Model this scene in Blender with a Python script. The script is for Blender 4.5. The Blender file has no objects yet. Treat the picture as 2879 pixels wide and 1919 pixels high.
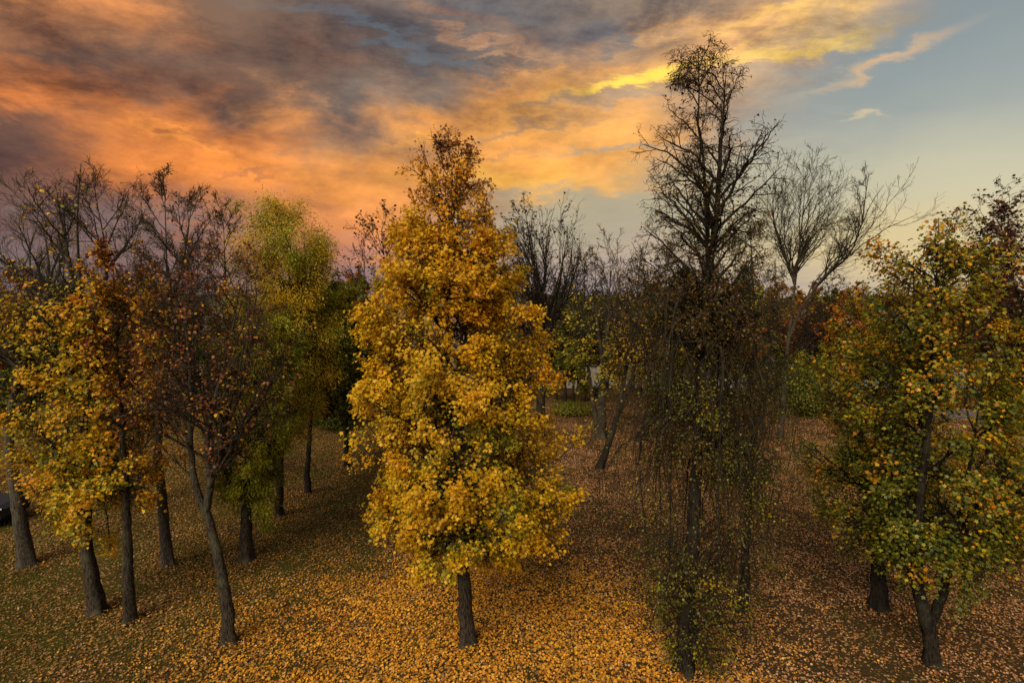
import bpy, math, random
import numpy as np
from mathutils import Vector

# ------------------------------------------------------------------ camera
W0, H0, F0, PPY, PITCH, CAMH = 2352.0, 1568.0, 1300.0, 873.0, math.radians(8.0), 9.0
scene = bpy.context.scene
COL = scene.collection
cd = bpy.data.cameras.new('camera')
cam = bpy.data.objects.new('camera', cd)
COL.objects.link(cam)
cam.location = (0, 0, CAMH)
cam.rotation_euler = (math.radians(90) - PITCH, 0, 0)
cd.sensor_width = 36.0
cd.lens = F0 / W0 * 36.0
cd.shift_y = (PPY - H0 / 2) / W0
cd.clip_start = 0.1
cd.clip_end = 8000
scene.camera = cam
scene.render.engine = 'CYCLES'
cy = scene.cycles
cy.max_bounces = 5; cy.diffuse_bounces = 3; cy.glossy_bounces = 2; cy.transmission_bounces = 3
cy.transparent_max_bounces = 4; cy.volume_bounces = 0
cy.caustics_reflective = False; cy.caustics_refractive = False
cy.sample_clamp_indirect = 4.0
cy.use_denoising = False
scene.view_settings.view_transform = 'Standard'
scene.view_settings.look = 'None'
scene.view_settings.exposure = 0.0
scene.view_settings.gamma = 1.0

CT, ST = math.cos(PITCH), math.sin(PITCH)
def ray(px, py):
    a = (np.asarray(px, float) - W0 / 2) / F0
    b = (PPY - np.asarray(py, float)) / F0
    return a, CT + b * ST, -ST + b * CT
def P(px, py, Y):
    x, y, z = ray(px, py)
    t = Y / y
    return np.stack(np.broadcast_arrays(x * t, Y + 0 * t, CAMH + z * t), -1)
def depth(px, py):
    x, y, z = ray(px, py)
    return float(-CAMH * y / z)
def lin(c):
    c = np.asarray(c, float) / 255.0
    return np.where(c <= 0.04045, c / 12.92, ((c + 0.055) / 1.055) ** 2.4)

# ------------------------------------------------------------------ sky
SUN_EL, SUN_AZ = math.radians(38), math.radians(205)     # azimuth clockwise from +Y: behind the camera
WS = 0.1
def build_world():
    w = bpy.data.worlds.new('World'); scene.world = w; w.use_nodes = True
    nt = w.node_tree; N = nt.nodes; L = nt.links; N.clear()
    def node(t, **k):
        n = N.new(t)
        for a, v in k.items(): setattr(n, a, v)
        return n
    def vm(op, a, b=None, c=None):
        n = node('ShaderNodeVectorMath', operation=op)
        for i, v in enumerate((a, b, c)):
            if v is None: continue
            if isinstance(v, bpy.types.NodeSocket): L.new(v, n.inputs[i])
            else: n.inputs[i].default_value = v
        return n.outputs['Value'] if op in ('DOT_PRODUCT', 'LENGTH') else n.outputs[0]
    def mt(op, a, b=None, c=None, clamp=False):
        n = node('ShaderNodeMath', operation=op, use_clamp=clamp)
        for i, v in enumerate((a, b, c)):
            if v is None: continue
            if isinstance(v, bpy.types.NodeSocket): L.new(v, n.inputs[i])
            else: n.inputs[i].default_value = v
        return n.outputs[0]
    tc = node('ShaderNodeTexCoord')
    d = vm('NORMALIZE', tc.outputs['Generated'])
    sp = node('ShaderNodeSeparateXYZ'); L.new(d, sp.inputs[0])
    x, y, z = sp.outputs
    den = mt('ADD', mt('MAXIMUM', y, -0.9), 1.0)
    st = node('ShaderNodeCombineXYZ')
    L.new(mt('DIVIDE', x, den), st.inputs[0]); L.new(mt('DIVIDE', z, den), st.inputs[1])
    st = st.outputs[0]
    # cloud-deck coordinates (perspective of a flat deck overhead)
    zz = mt('ADD', mt('MAXIMUM', z, 0.0), 0.22)
    q = node('ShaderNodeCombineXYZ')
    L.new(mt('DIVIDE', x, zz), q.inputs[0]); L.new(mt('DIVIDE', y, zz), q.inputs[1])
    q = q.outputs[0]
    def noise(v, scale, detail, rough, dist=0.0, mapping=None):
        if mapping:
            m = node('ShaderNodeMapping'); L.new(v, m.inputs[0])
            m.inputs['Rotation'].default_value = (0, 0, math.radians(mapping[0]))
            m.inputs['Scale'].default_value = (mapping[1], mapping[2], 1)
            v = m.outputs[0]
        n = node('ShaderNodeTexNoise'); n.noise_dimensions = '2D'
        L.new(v, n.inputs['Vector'])
        n.inputs['Scale'].default_value = scale; n.inputs['Detail'].default_value = detail
        n.inputs['Roughness'].default_value = rough; n.inputs['Distortion'].default_value = dist
        return n
    n1 = noise(q, 2.2, 4, 0.6, 0.3)
    n2 = noise(st, 6.5, 10, 0.70, 0.3, (16, 0.6, 1.4))
    w1 = vm('SUBTRACT', n1.outputs['Color'], (0.5, 0.5, 0.5))
    w2 = vm('SUBTRACT', n2.outputs['Color'], (0.5, 0.5, 0.5))
    n5 = noise(st, 34.0, 5, 0.62, 0.2, (18, 0.5, 1.6))
    wv = vm('MULTIPLY', w1, (0.06, 0.045, 0))
    wv = vm('MULTIPLY_ADD', w2, (0.13, 0.085, 0), wv)
    wv = vm('MULTIPLY_ADD', vm('SUBTRACT', n5.outputs['Color'], (0.5, 0.5, 0.5)), (0.035, 0.022, 0), wv)
    ssx = node('ShaderNodeSeparateXYZ'); L.new(st, ssx.inputs[0])
    calm = mt('MAXIMUM', mt('MULTIPLY_ADD', ssx.outputs[0], -8.0, 2.75, clamp=True), 0.22)
    wv = vm('SCALE', wv); L.new(calm, wv.node.inputs['Scale'])
    wp = vm('ADD', wv, st)
    wp = vm('ADD', wp, (0, 0, 1))
    def stp(px, py):
        a, b, c = ray(px, py); l = math.sqrt(a * a + b * b + c * c)
        return np.array([a / l, c / l]) / (1 + b / l)
    def blob(c):
        (cx, cy_, rx, ry, rot, rgb, wt, cl) = c
        c0 = stp(cx, cy_)
        cr, sr = math.cos(math.radians(rot)), math.sin(math.radians(rot))
        e1 = (stp(cx + 10 * cr, cy_ + 10 * sr) - c0) / 10 * rx
        e2 = (stp(cx - 10 * sr, cy_ + 10 * cr) - c0) / 10 * ry
        M = np.linalg.inv(np.column_stack([e1, e2]))
        return M, M @ c0
    # broad banks: one colour ramp per elevation band
    NR, NC = 20, 32
    ts = np.concatenate([np.linspace(-0.02, 0.33, NR - 2), [0.42, 0.6]])
    ss = np.linspace(-0.44, 0.44, NC)
    S, T = np.meshgrid(ss, ts)
    num = np.zeros((NR, NC, 3)); den_ = np.zeros((NR, NC)) + 1e-9; cn = np.zeros((NR, NC))
    for c in SKY:
        if c[3] <= 18: continue
        M, k = blob(c)
        g = c[6] * np.exp(-1.1 * ((M[0, 0] * S + M[0, 1] * T - k[0]) ** 2 + (M[1, 0] * S + M[1, 1] * T - k[1]) ** 2))
        num += g[..., None] * lin(c[5]); den_ += g; cn += g * c[7]
    G = num / den_[..., None]; cn = cn / den_
    sp0 = node('ShaderNodeSeparateXYZ'); L.new(wp, sp0.inputs[0])
    fs = mt('MULTIPLY_ADD', sp0.outputs[0], 1 / (ss[-1] - ss[0]), -ss[0] / (ss[-1] - ss[0]), clamp=True)
    col = alpha = None
    for r in range(NR):
        rp = node('ShaderNodeValToRGB'); L.new(fs, rp.inputs[0]); el = rp.color_ramp.elements
        while len(el) < NC: el.new(0.5)
        for i in range(NC): el[i].position = i / (NC - 1)
        for i in range(NC): el[i].color = (*G[r, i], cn[r, i])
        if r == 0: col, alpha = rp.outputs[0], rp.outputs[1]; continue
        h = ts[r] - ts[r - 1]
        f = mt('MULTIPLY_ADD', sp0.outputs[1], 1 / h, -ts[r - 1] / h, clamp=True)
        mx = node('ShaderNodeMix', data_type='RGBA'); L.new(f, mx.inputs[0]); L.new(col, mx.inputs[6]); L.new(rp.outputs[0], mx.inputs[7]); col = mx.outputs[2]
        mf = node('ShaderNodeMix', data_type='FLOAT'); L.new(f, mf.inputs[0]); L.new(alpha, mf.inputs[2]); L.new(rp.outputs[1], mf.inputs[3]); alpha = mf.outputs[0]
    # thin streaks
    acc = col; acc2 = vm('MULTIPLY_ADD', alpha, (0, 1, 0), (1, 0, 0))
    for c in SKY:
        if c[3] > 18: continue
        M, k = blob(c)
        u = vm('DOT_PRODUCT', wp, (M[0, 0], M[0, 1], -k[0])); v = vm('DOT_PRODUCT', wp, (M[1, 0], M[1, 1], -k[1]))
        r2 = mt('MULTIPLY_ADD', u, u, mt('MULTIPLY_ADD', v, v, -math.log(c[6] * 1.6) / 1.1))
        g = mt('POWER', math.e ** -1.1, r2)
        acc = vm('MULTIPLY_ADD', g, tuple(lin(c[5])), acc)
        acc2 = vm('MULTIPLY_ADD', g, (1.0, c[7], 0.0), acc2)
    sp2 = node('ShaderNodeSeparateXYZ'); L.new(acc2, sp2.inputs[0])
    wsum, csum = sp2.outputs[0], sp2.outputs[1]
    # the clear air behind the clouds: a sky texture, taken in where no cloud bank is given
    sky = node('ShaderNodeTexSky', sky_type='NISHITA'); sky.sun_disc = False
    sky.sun_elevation = SUN_EL; sky.sun_rotation = SUN_AZ
    base_w = 0.012
    acc = vm('MULTIPLY_ADD', sky.outputs[0], (base_w * WS,) * 3, acc)
    wsum = mt('ADD', wsum, base_w)
    inv = mt('DIVIDE', 1.0, wsum)
    cb = node('ShaderNodeCombineXYZ')
    for i in range(3): L.new(inv, cb.inputs[i])
    col = vm('MULTIPLY', acc, cb.outputs[0])
    cloud = mt('MULTIPLY', csum, inv, clamp=True)
    # light and dark inside the clouds
    n3 = noise(q, 2.8, 7, 0.58, 0.1, (-20, 1.0, 0.8))
    n4 = noise(st, 20.0, 8, 0.68, 0.15, (17, 0.6, 1.5))
    s = mt('ADD', mt('MULTIPLY', mt('SUBTRACT', n3.outputs['Fac'], 0.5), 3.2), mt('MULTIPLY', mt('SUBTRACT', n4.outputs['Fac'], 0.5), 4.4))
    s = mt('MULTIPLY', s, cloud)
    gain = mt('MINIMUM', mt('ADD', s, 1.0), 1.5)
    cb2 = node('ShaderNodeCombineXYZ')
    L.new(mt('POWER', mt('MAXIMUM', gain, 0.4), 0.9), cb2.inputs[0])
    L.new(mt('POWER', mt('MAXIMUM', gain, 0.4), 0.85), cb2.inputs[1])
    L.new(mt('POWER', mt('MAXIMUM', gain, 0.4), 0.6), cb2.inputs[2])
    col = vm('MULTIPLY', col, cb2.outputs[0])
    col = vm('SCALE', col); col.node.inputs['Scale'].default_value = 1.0 / WS
    bg = node('ShaderNodeBackground'); bg.inputs['Strength'].default_value = WS
    L.new(col, bg.inputs[0])
    out = node('ShaderNodeOutputWorld'); L.new(bg.outputs[0], out.inputs[0])
    w.cycles.sampling_method = 'NONE'

# cloud banks: direction (as pixel of the view), radii, tilt, colour, weight, cloudiness
SKY = [
 # broad fields
 (250, 150, 520, 200, 8, (122, 92, 76), .30, .5),
 (700, 230, 350, 170, 15, (112, 90, 78), .30, .5),
 (1150, 90, 330, 130, 8, (118, 110, 106), .30, .5),
 (880, 330, 200, 130, 10, (122, 106, 94), .30, .4),
 (1500, 150, 260, 150, -12, (172, 144, 116), .22, .6),
 (1250, 350, 330, 110, -4, (214, 154, 92), .25, .5),
 (2150, 40, 340, 170, 0, (132, 146, 153), .55, 0),
 (2350, 200, 300, 160, 0, (170, 177, 170), .55, 0),
 (1900, 260, 240, 90, -10, (152, 162, 160), .6, 0),
 (1850, 400, 300, 90, 0, (192, 188, 164), .5, 0),
 (2300, 400, 340, 120, 0, (214, 207, 174), .55, 0),
 (2050, 550, 460, 90, 0, (226, 204, 150), .6, 0),
 (1430, 500, 300, 60, 0, (176, 169, 142), .6, .05),
 (1350, 600, 380, 60, 0, (192, 170, 150), .5, 0),
 (1300, 720, 600, 80, 0, (166, 152, 156), .5, 0),
 (2100, 720, 600, 60, 0, (190, 175, 158), .5, 0),
 (80, 430, 300, 80, 0, (112, 80, 72), .6, .3),
 (200, 560, 480, 90, 0, (122, 104, 104), .6, .1),
 (450, 720, 800, 120, 0, (112, 100, 106), .6, 0),
 (700, 560, 340, 60, 0, (190, 128, 92), .4, .2),
 (820, 640, 260, 60, 0, (172, 126, 112), .5, .1),
 (500, 30, 100, 50, 0, (108, 86, 74), .6, .5),
 # lit cloud banks
 (185, 28, 190, 46, 12, (214, 138, 82), 5.0, .6),
 (350, 50, 60, 40, 30, (210, 136, 82), .9, .5),
 (70, 208, 130, 38, 6, (216, 126, 64), 4.5, .7),
 (180, 240, 60, 24, 0, (186, 106, 60), .8, .7),
 (330, 290, 170, 30, 14, (158, 96, 64), .8, .6),
 (440, 350, 200, 55, 16, (240, 140, 60), 1.5, .45),
 (560, 400, 190, 48, 10, (246, 150, 66), 1.5, .4),
 (390, 400, 170, 40, 0, (236, 136, 66), 1.0, .4),
 (660, 292, 70, 26, 38, (252, 164, 86), 1.8, .4),
 (600, 330, 110, 22, 20, (224, 136, 74), .9, .5),
 (880, 430, 170, 45, -4, (252, 162, 72), 1.5, .3),
 (780, 510, 190, 40, -4, (238, 148, 84), 1.2, .3),
 (790, 565, 130, 26, 0, (238, 150, 104), 1.0, .2),
 (920, 265, 60, 36, 40, (248, 166, 86), 1.5, .5),
 (872, 316, 50, 20, -14, (248, 164, 82), 1.4, .4),
 (1040, 290, 130, 40, -12, (250, 165, 78), 1.5, .4),
 (1120, 250, 70, 24, -20, (246, 166, 76), 1.4, .4),
 (1320, 270, 170, 24, -8, (250, 178, 90), 1.3, .4),
 (1200, 330, 190, 30, -5, (250, 168, 80), 1.2, .4),
 (1400, 320, 110, 26, -5, (248, 180, 96), 1.0, .4),
 (1290, 390, 190, 26, -6, (252, 174, 78), 1.5, .35),
 (1220, 428, 160, 15, 0, (255, 186, 74), 1.6, .2),
 (1180, 226, 90, 22, -4, (228, 150, 76), .9, .5),
 (1440, 194, 110, 14, -14, (255, 216, 84), 2.3, .6),
 (1370, 180, 80, 19, -16, (252, 190, 78), 1.4, .3),
 (1280, 205, 150, 19, -6, (228, 158, 80), 1.0, .4),
 (1360, 150, 190, 20, -12, (206, 146, 90), .8, .6),
 (1560, 110, 150, 28, -14, (224, 166, 106), .9, .6),
 (1800, 124, 150, 14, -13, (255, 210, 102), 1.9, .6),
 (1720, 80, 230, 42, -14, (232, 172, 112), 1.5, .8),
 (1890, 28, 110, 26, -18, (254, 206, 106), 1.8, .8),
 (1620, 35, 170, 30, -14, (196, 158, 116), .6, .6),
 (1990, 146, 140, 10, -22, (240, 194, 140), 1.3, .12),
 (1870, 185, 90, 10, -24, (192, 178, 154), .8, .15),
 (1940, 275, 52, 5, -5, (224, 202, 158), 1.1, .1),
 (1690, 180, 110, 22, -34, (200, 168, 132), .7, .5),
 # grey and blue between
 (470, 345, 120, 12, 18, (255, 160, 76), 1.2, .6),
 (300, 262, 110, 10, 14, (196, 116, 68), 1.2, .6),
 (560, 372, 110, 10, 24, (186, 112, 70), 1.0, .6),
 (1010, 305, 110, 10, -16, (255, 178, 88), 1.2, .6),
 (1240, 300, 120, 9, -8, (170, 138, 110), 1.2, .4),
 (1130, 372, 120, 9, -6, (184, 140, 100), 1.0, .4),
 (1330, 236, 120, 9, -8, (140, 126, 116), 1.2, .3),
 (1280, 175, 120, 8, -8, (220, 158, 96), 1.2, .6),
 (1190, 125, 90, 8, -4, (196, 148, 108), 1.0, .6),
 (1120, 88, 110, 9, 8, (198, 146, 108), 1.0, .6),
 (780, 262, 60, 14, 10, (176, 128, 96), 1.0, .6),
 (1540, 62, 130, 10, -16, (236, 178, 112), 1.2, .7),
 (1660, 128, 90, 10, -24, (250, 196, 112), 1.2, .7),
 (1780, 40, 130, 12, -16, (252, 200, 112), 1.2, .7),
 (1060, 140, 220, 22, 18, (92, 88, 88), 1.1, .4),
 (900, 100, 200, 13, 18, (106, 120, 130), 1.0, .15),
 (1270, 55, 190, 20, 8, (102, 116, 128), 1.0, .2),
 (1140, 55, 150, 19, 12, (160, 126, 102), .8, .6),
 (1040, 20, 120, 16, 14, (168, 124, 96), .8, .6),
 (740, 160, 70, 22, 10, (158, 110, 82), .9, .6),
 (600, 150, 140, 40, 10, (104, 84, 74), .7, .5),
 (890, 215, 80, 24, 10, (124, 126, 124), 1.0, .2),
 (1440, 345, 110, 7, -8, (166, 162, 146), 1.6, .15),
 (1420, 240, 110, 13, -8, (150, 142, 132), 1.1, .3),
 (960, 355, 60, 19, 0, (142, 130, 116), 1.2, .3),
 (790, 300, 50, 60, 20, (118, 104, 96), 1.2, .4),
 (740, 380, 40, 30, 40, (140, 110, 92), 1.0, .4),
 (600, 432, 70, 7, 4, (166, 106, 76), 1.2, .3),
 (50, 318, 190, 36, 0, (102, 75, 65), 2.0, .4),
 (140, 122, 280, 30, 4, (112, 85, 72), 2.6, .5),
 (340, 180, 170, 44, 10, (110, 86, 74), 1.5, .4),
 (520, 240, 150, 30, 16, (116, 88, 74), 1.0, .4),
 # the rest of the vault, out of the picture
 (1176, -900, 1300, 500, 0, (150, 148, 150), .5, .4),
]
build_world()
sd = bpy.data.lights.new('sun', 'SUN')
sd.energy = 4.2; sd.angle = math.radians(40); sd.color = (1.0, 0.89, 0.70)
sun = bpy.data.objects.new('sun', sd); COL.objects.link(sun)
sdir = Vector((math.sin(SUN_AZ) * math.cos(SUN_EL), math.cos(SUN_AZ) * math.cos(SUN_EL), math.sin(SUN_EL)))
sun.rotation_euler = sdir.to_track_quat('Z', 'Y').to_euler()
sun.location = sdir * 60
#BUILD
# ------------------------------------------------------------------ mesh helpers
R_ = np.random.default_rng(7)
def norm(v): return v / np.maximum(np.linalg.norm(v, axis=-1, keepdims=True), 1e-9)

def build(name, chunks, mats, parent=None):
    """chunks: (V (n,3), F (m,k), material index, colours (m,3) or None, smooth)"""
    chunks = [c for c in chunks if c is not None and len(c[0]) and len(c[1])]
    me = bpy.data.meshes.new(name)
    nv = sum(len(c[0]) for c in chunks); nl = sum(c[1].size for c in chunks); nf = sum(len(c[1]) for c in chunks)
    me.vertices.add(nv); me.loops.add(nl); me.polygons.add(nf)
    co, li, ls, mi, cl, sm = [], [], [], [], [], []
    vo = lo = 0
    for V, F, m, C, s in chunks:
        co.append(V.reshape(-1)); li.append((F + vo).reshape(-1)); k = F.shape[1]
        ls.append(lo + np.arange(len(F)) * k); mi.append(np.full(len(F), m)); sm.append(np.full(len(F), s))
        c4 = np.ones((len(F), 4)); c4[:, :3] = 0.5 if C is None else C
        cl.append(c4); vo += len(V); lo += F.size
    me.vertices.foreach_set('co', np.concatenate(co).astype(np.float32))
    me.loops.foreach_set('vertex_index', np.concatenate(li).astype(np.int32))
    me.polygons.foreach_set('loop_start', np.concatenate(ls).astype(np.int32))
    me.polygons.foreach_set('material_index', np.concatenate(mi).astype(np.int32))
    me.polygons.foreach_set('use_smooth', np.concatenate(sm).astype(bool))
    at = me.attributes.new('tint', 'FLOAT_COLOR', 'FACE')
    at.data.foreach_set('color', np.concatenate(cl).astype(np.float32).reshape(-1))
    me.update(calc_edges=True)
    for m in mats: me.materials.append(m)
    o = bpy.data.objects.new(name, me); COL.objects.link(o)
    if parent: o.parent = parent
    return o

def tubes(Pt, Rd, sides, rough=0.0, rng=None, lobes=0.0):
    n, K, _ = Pt.shape
    T = norm(np.gradient(Pt, axis=1))
    D = norm(Pt[:, -1] - Pt[:, 0] + 1e-6)
    ref = np.where(np.abs(D[:, 2:3]) > 0.8, np.array([[1., 0.2, 0]]), np.array([[0, 0.1, 1.]]))
    A = norm(ref[:, None, :] - (T * ref[:, None, :]).sum(-1, keepdims=True) * T)
    B = np.cross(T, A)
    th = np.arange(sides) * 2 * np.pi / sides
    rr = Rd[:, :, None, None] * np.ones((1, 1, sides, 1))
    if lobes:
        sl = np.concatenate([np.zeros((n, 1)), np.cumsum(np.linalg.norm(np.diff(Pt, axis=1), axis=-1), 1)], 1)
        f = np.exp(-sl / (1.6 * Rd[:, :1])); ph = rng.uniform(0, 6.28, 3)
        lob = lobes * (np.cos(3 * th + ph[0]) + .7 * np.cos(4 * th + ph[1]) + .5 * np.cos(2 * th + ph[2]))
        rr = rr * (1 + (f + .12)[:, :, None, None] * lob[None, None, :, None])
    if rough: rr = rr * (1 + rough * (rng or R_).normal(0, 1, (n, K, sides, 1)))
    V = Pt[:, :, None, :] + rr * (np.cos(th)[None, None, :, None] * A[:, :, None, :] + np.sin(th)[None, None, :, None] * B[:, :, None, :])
    idx = np.arange(n * K * sides).reshape(n, K, sides)
    a = idx[:, :-1, :]; b = np.roll(a, -1, 2); d = idx[:, 1:, :]; c = np.roll(d, -1, 2)
    return V.reshape(-1, 3), np.stack([a, b, c, d], -1).reshape(-1, 4)

def along(Pt, Rd, bi, t):
    K = Pt.shape[1]; x = np.clip(t, 0, .9999) * (K - 1); i = x.astype(int); f = (x - i)[:, None]
    p = Pt[bi, i] * (1 - f) + Pt[bi, i + 1] * f
    tg = norm(Pt[bi, i + 1] - Pt[bi, i])
    r = Rd[bi, i] * (1 - f[:, 0]) + Rd[bi, i + 1] * f[:, 0]
    return p, tg, r

def grow(p, d, ln, r0, r1, K, grav, wig, rng):
    n = len(p); Pt = np.zeros((n, K, 3)); Pt[:, 0] = p; d = norm(d)
    st = (ln / (K - 1))[:, None]
    for k in range(1, K):
        d = norm(d + rng.normal(0, wig, (n, 3)) + np.array([0, 0, 1.]) * (grav[:, None] if isinstance(grav, np.ndarray) else grav) / (K - 1))
        Pt[:, k] = Pt[:, k - 1] + d * st
    tt = np.linspace(0, 1, K)[None, :]
    Rd = r0[:, None] * (1 - tt) ** 0.8 + r1 * (1 - (1 - tt) ** 0.8)
    return Pt, Rd

def kids(Pt, Rd, m, lo, hi, ang, sd, ratio, K, grav, wig, rng, rf=0.6, rmin=0.004, minlen=0.12, maxlen=9.0, shrink=0.6):
    n = len(Pt)
    L = np.linalg.norm(np.diff(Pt, axis=1), axis=-1).sum(1)
    bi = np.repeat(np.arange(n), m)
    j = np.tile(np.arange(m), n)
    t = lo + (hi - lo) * (j + rng.random(n * m)) / m
    p, tg, r = along(Pt, Rd, bi, t)
    s = norm(np.cross(tg, rng.normal(0, 1, (n * m, 3))))
    a = np.radians(rng.normal(ang, sd, n * m))[:, None]
    d = np.cos(a) * tg + np.sin(a) * s
    ln = np.clip(L[bi] * ratio * (1.12 - shrink * t) * rng.uniform(0.65, 1.3, n * m), minlen, maxlen)
    r0 = np.maximum(np.minimum(r * rf, 0.03 * ln), rmin)
    Q, S = grow(p, d, ln, r0, rmin, K, grav, wig, rng)
    return Q, S, bi

def catmull(pts, n):
    pts = np.asarray(pts, float); m = len(pts)
    if m == 2: return pts[0] + (pts[1] - pts[0]) * np.linspace(0, 1, n)[:, None]
    sg = np.linalg.norm(np.diff(pts, axis=0), axis=1); cs = np.concatenate([[0], np.cumsum(sg)])
    e = np.vstack([2 * pts[0] - pts[1], pts, 2 * pts[-1] - pts[-2]])
    out = []
    for u in np.linspace(0, cs[-1] * 0.99999, n):
        i = np.searchsorted(cs, u, side='right') - 1; f = (u - cs[i]) / sg[i]
        a, b, c, d = e[i], e[i + 1], e[i + 2], e[i + 3]
        out.append(0.5 * (2 * b + (c - a) * f + (2 * a - 5 * b + 4 * c - d) * f * f + (3 * b - a - 3 * c + d) * f ** 3))
    return np.array(out)

MAPLE = np.array([(0, 0), (.36, .08), (.30, .30), (.54, .52), (.20, .58), (0, 1.), (-.20, .58), (-.54, .52), (-.30, .30), (-.36, .08)])
BLADE = np.array([(0, 0), (.34, .30), (.30, .62), (0, 1.), (-.30, .62), (-.34, .30)])
NARROW = np.array([(0, 0), (.16, .40), (0, 1.), (-.16, .40)])
OVAL = np.array([(0, 0), (.40, .45), (0, 1.), (-.40, .45)])

def leaf_chunk(pos, up, fwd, size, col, shape, mat, rng, cup=0.35):
    n = len(pos)
    if n == 0: return None
    up = norm(up); fwd = norm(fwd - (fwd * up).sum(-1, keepdims=True) * up); sd = np.cross(fwd, up)
    k = len(shape)
    cu = rng.uniform(-cup, cup, n)[:, None]; cl = rng.uniform(-cup, cup * 0.4, n)[:, None]
    ox, oy = shape[:, 0][None, :], shape[:, 1][None, :]
    oz = np.abs(ox) * cu * 1.2 + (oy ** 2) * cl * 0.6
    V = pos[:, None, :] + size[:, None, None] * (ox[..., None] * sd[:, None, :] + oy[..., None] * fwd[:, None, :] + oz[..., None] * up[:, None, :])
    return V.reshape(-1, 3), np.arange(n * k).reshape(n, k), mat, col, False

def ramp(stops, t):
    """stops: list of linear rgb; t in 0..1"""
    S = np.asarray(stops); x = np.clip(t, 0, 0.9999) * (len(S) - 1); i = x.astype(int); f = (x - i)[:, None]
    return S[i] * (1 - f) + S[i + 1] * f

def clump(p, seed, wl):
    r = np.random.default_rng(seed); out = np.zeros(len(p))
    for k in range(6):
        d = norm(r.normal(0, 1, 3)); out += np.sin(p @ d * 2 * np.pi / (wl * r.uniform(.6, 1.6)) + r.uniform(0, 6.28))
    return out / 2.4

# ------------------------------------------------------------------ materials
def mat(name):
    m = bpy.data.materials.new(name); m.use_nodes = True; nt = m.node_tree; nt.nodes.clear()
    return m, nt, nt.nodes, nt.links

def leaf_material(name, trans=0.4, gloss=0.06):
    m, nt, N, L = mat(name)
    a = N.new('ShaderNodeAttribute'); a.attribute_name = 'tint'
    di = N.new('ShaderNodeBsdfDiffuse'); tr = N.new('ShaderNodeBsdfTranslucent'); mx = N.new('ShaderNodeMixShader')
    gl = N.new('ShaderNodeBsdfGlossy'); gl.inputs['Roughness'].default_value = 0.45; gl.inputs['Color'].default_value = (1, 1, 1, 1)
    mg = N.new('ShaderNodeMixShader'); out = N.new('ShaderNodeOutputMaterial')
    L.new(a.outputs['Color'], di.inputs[0]); L.new(a.outputs['Color'], tr.inputs[0])
    mx.inputs[0].default_value = trans; L.new(di.outputs[0], mx.inputs[1]); L.new(tr.outputs[0], mx.inputs[2])
    mg.inputs[0].default_value = gloss; L.new(mx.outputs[0], mg.inputs[1]); L.new(gl.outputs[0], mg.inputs[2])
    L.new(mg.outputs[0], out.inputs[0])
    return m

def bark_material(name, c1, c2, moss=0.0):
    m, nt, N, L = mat(name)
    tc = N.new('ShaderNodeTexCoord'); mp = N.new('ShaderNodeMapping'); mp.inputs['Scale'].default_value = (16, 16, 3.2)
    L.new(tc.outputs['Object'], mp.inputs[0])
    n1 = N.new('ShaderNodeTexNoise'); n1.inputs['Scale'].default_value = 2.0; n1.inputs['Detail'].default_value = 6; n1.inputs['Roughness'].default_value = .7
    L.new(mp.outputs[0], n1.inputs[0])
    cr = N.new('ShaderNodeValToRGB'); L.new(n1.outputs[0], cr.inputs[0])
    cr.color_ramp.elements[0].position = .38; cr.color_ramp.elements[0].color = (*c1, 1)
    cr.color_ramp.elements[1].position = .74; cr.color_ramp.elements[1].color = (*c2, 1)
    col = cr.outputs[0]
    n2 = N.new('ShaderNodeTexNoise'); n2.inputs['Scale'].default_value = 1.3; n2.inputs['Detail'].default_value = 5
    L.new(tc.outputs['Object'], n2.inputs[0])
    mr = N.new('ShaderNodeMapRange'); mr.inputs[1].default_value = .5; mr.inputs[2].default_value = .72; mr.inputs[4].default_value = moss
    L.new(n2.outputs[0], mr.inputs[0])
    mx = N.new('ShaderNodeMix'); mx.data_type = 'RGBA'; L.new(mr.outputs[0], mx.inputs[0]); L.new(col, mx.inputs[6]); mx.inputs[7].default_value = (.10, .105, .055, 1)
    bp = N.new('ShaderNodeBump'); bp.inputs['Strength'].default_value = .8; bp.inputs['Distance'].default_value = .03; L.new(n1.outputs[0], bp.inputs['Height'])
    b = N.new('ShaderNodeBsdfDiffuse'); L.new(mx.outputs[2], b.inputs[0]); L.new(bp.outputs[0], b.inputs['Normal'])
    out = N.new('ShaderNodeOutputMaterial'); L.new(b.outputs[0], out.inputs[0])
    return m

def plain_material(name, c, rough=.6, spec=.3, metal=0.0):
    m, nt, N, L = mat(name)
    b = N.new('ShaderNodeBsdfPrincipled'); out = N.new('ShaderNodeOutputMaterial')
    b.inputs['Roughness'].default_value = rough; b.inputs['Specular IOR Level'].default_value = spec; b.inputs['Metallic'].default_value = metal
    n = N.new('ShaderNodeTexNoise'); n.inputs['Scale'].default_value = 14; n.inputs['Detail'].default_value = 5
    cr = N.new('ShaderNodeValToRGB'); L.new(n.outputs[0], cr.inputs[0])
    cr.color_ramp.elements[0].color = (*[x * .8 for x in c], 1); cr.color_ramp.elements[1].color = (*[min(1, x * 1.2) for x in c], 1)
    L.new(cr.outputs[0], b.inputs['Base Color']); L.new(b.outputs[0], out.inputs[0])
    return m

LEAF = leaf_material('autumn_leaf', .42, .015)
LITTER = leaf_material('fallen_leaf', .10, .02)
BARK = {
 'dark': bark_material('dark_bark', (.010, .008, .006), (.105, .080, .058), .5),
 'grey': bark_material('grey_bark', (.020, .016, .012), (.15, .12, .092), .5),
 'black': bark_material('blackish_bark', (.007, .006, .005), (.055, .043, .032), .3),
 'brown': bark_material('brown_bark', (.022, .015, .010), (.100, .066, .040), .35),
 'lichen': bark_material('lichen_bark', (.030, .027, .020), (.100, .098, .075), .9),
}
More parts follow.
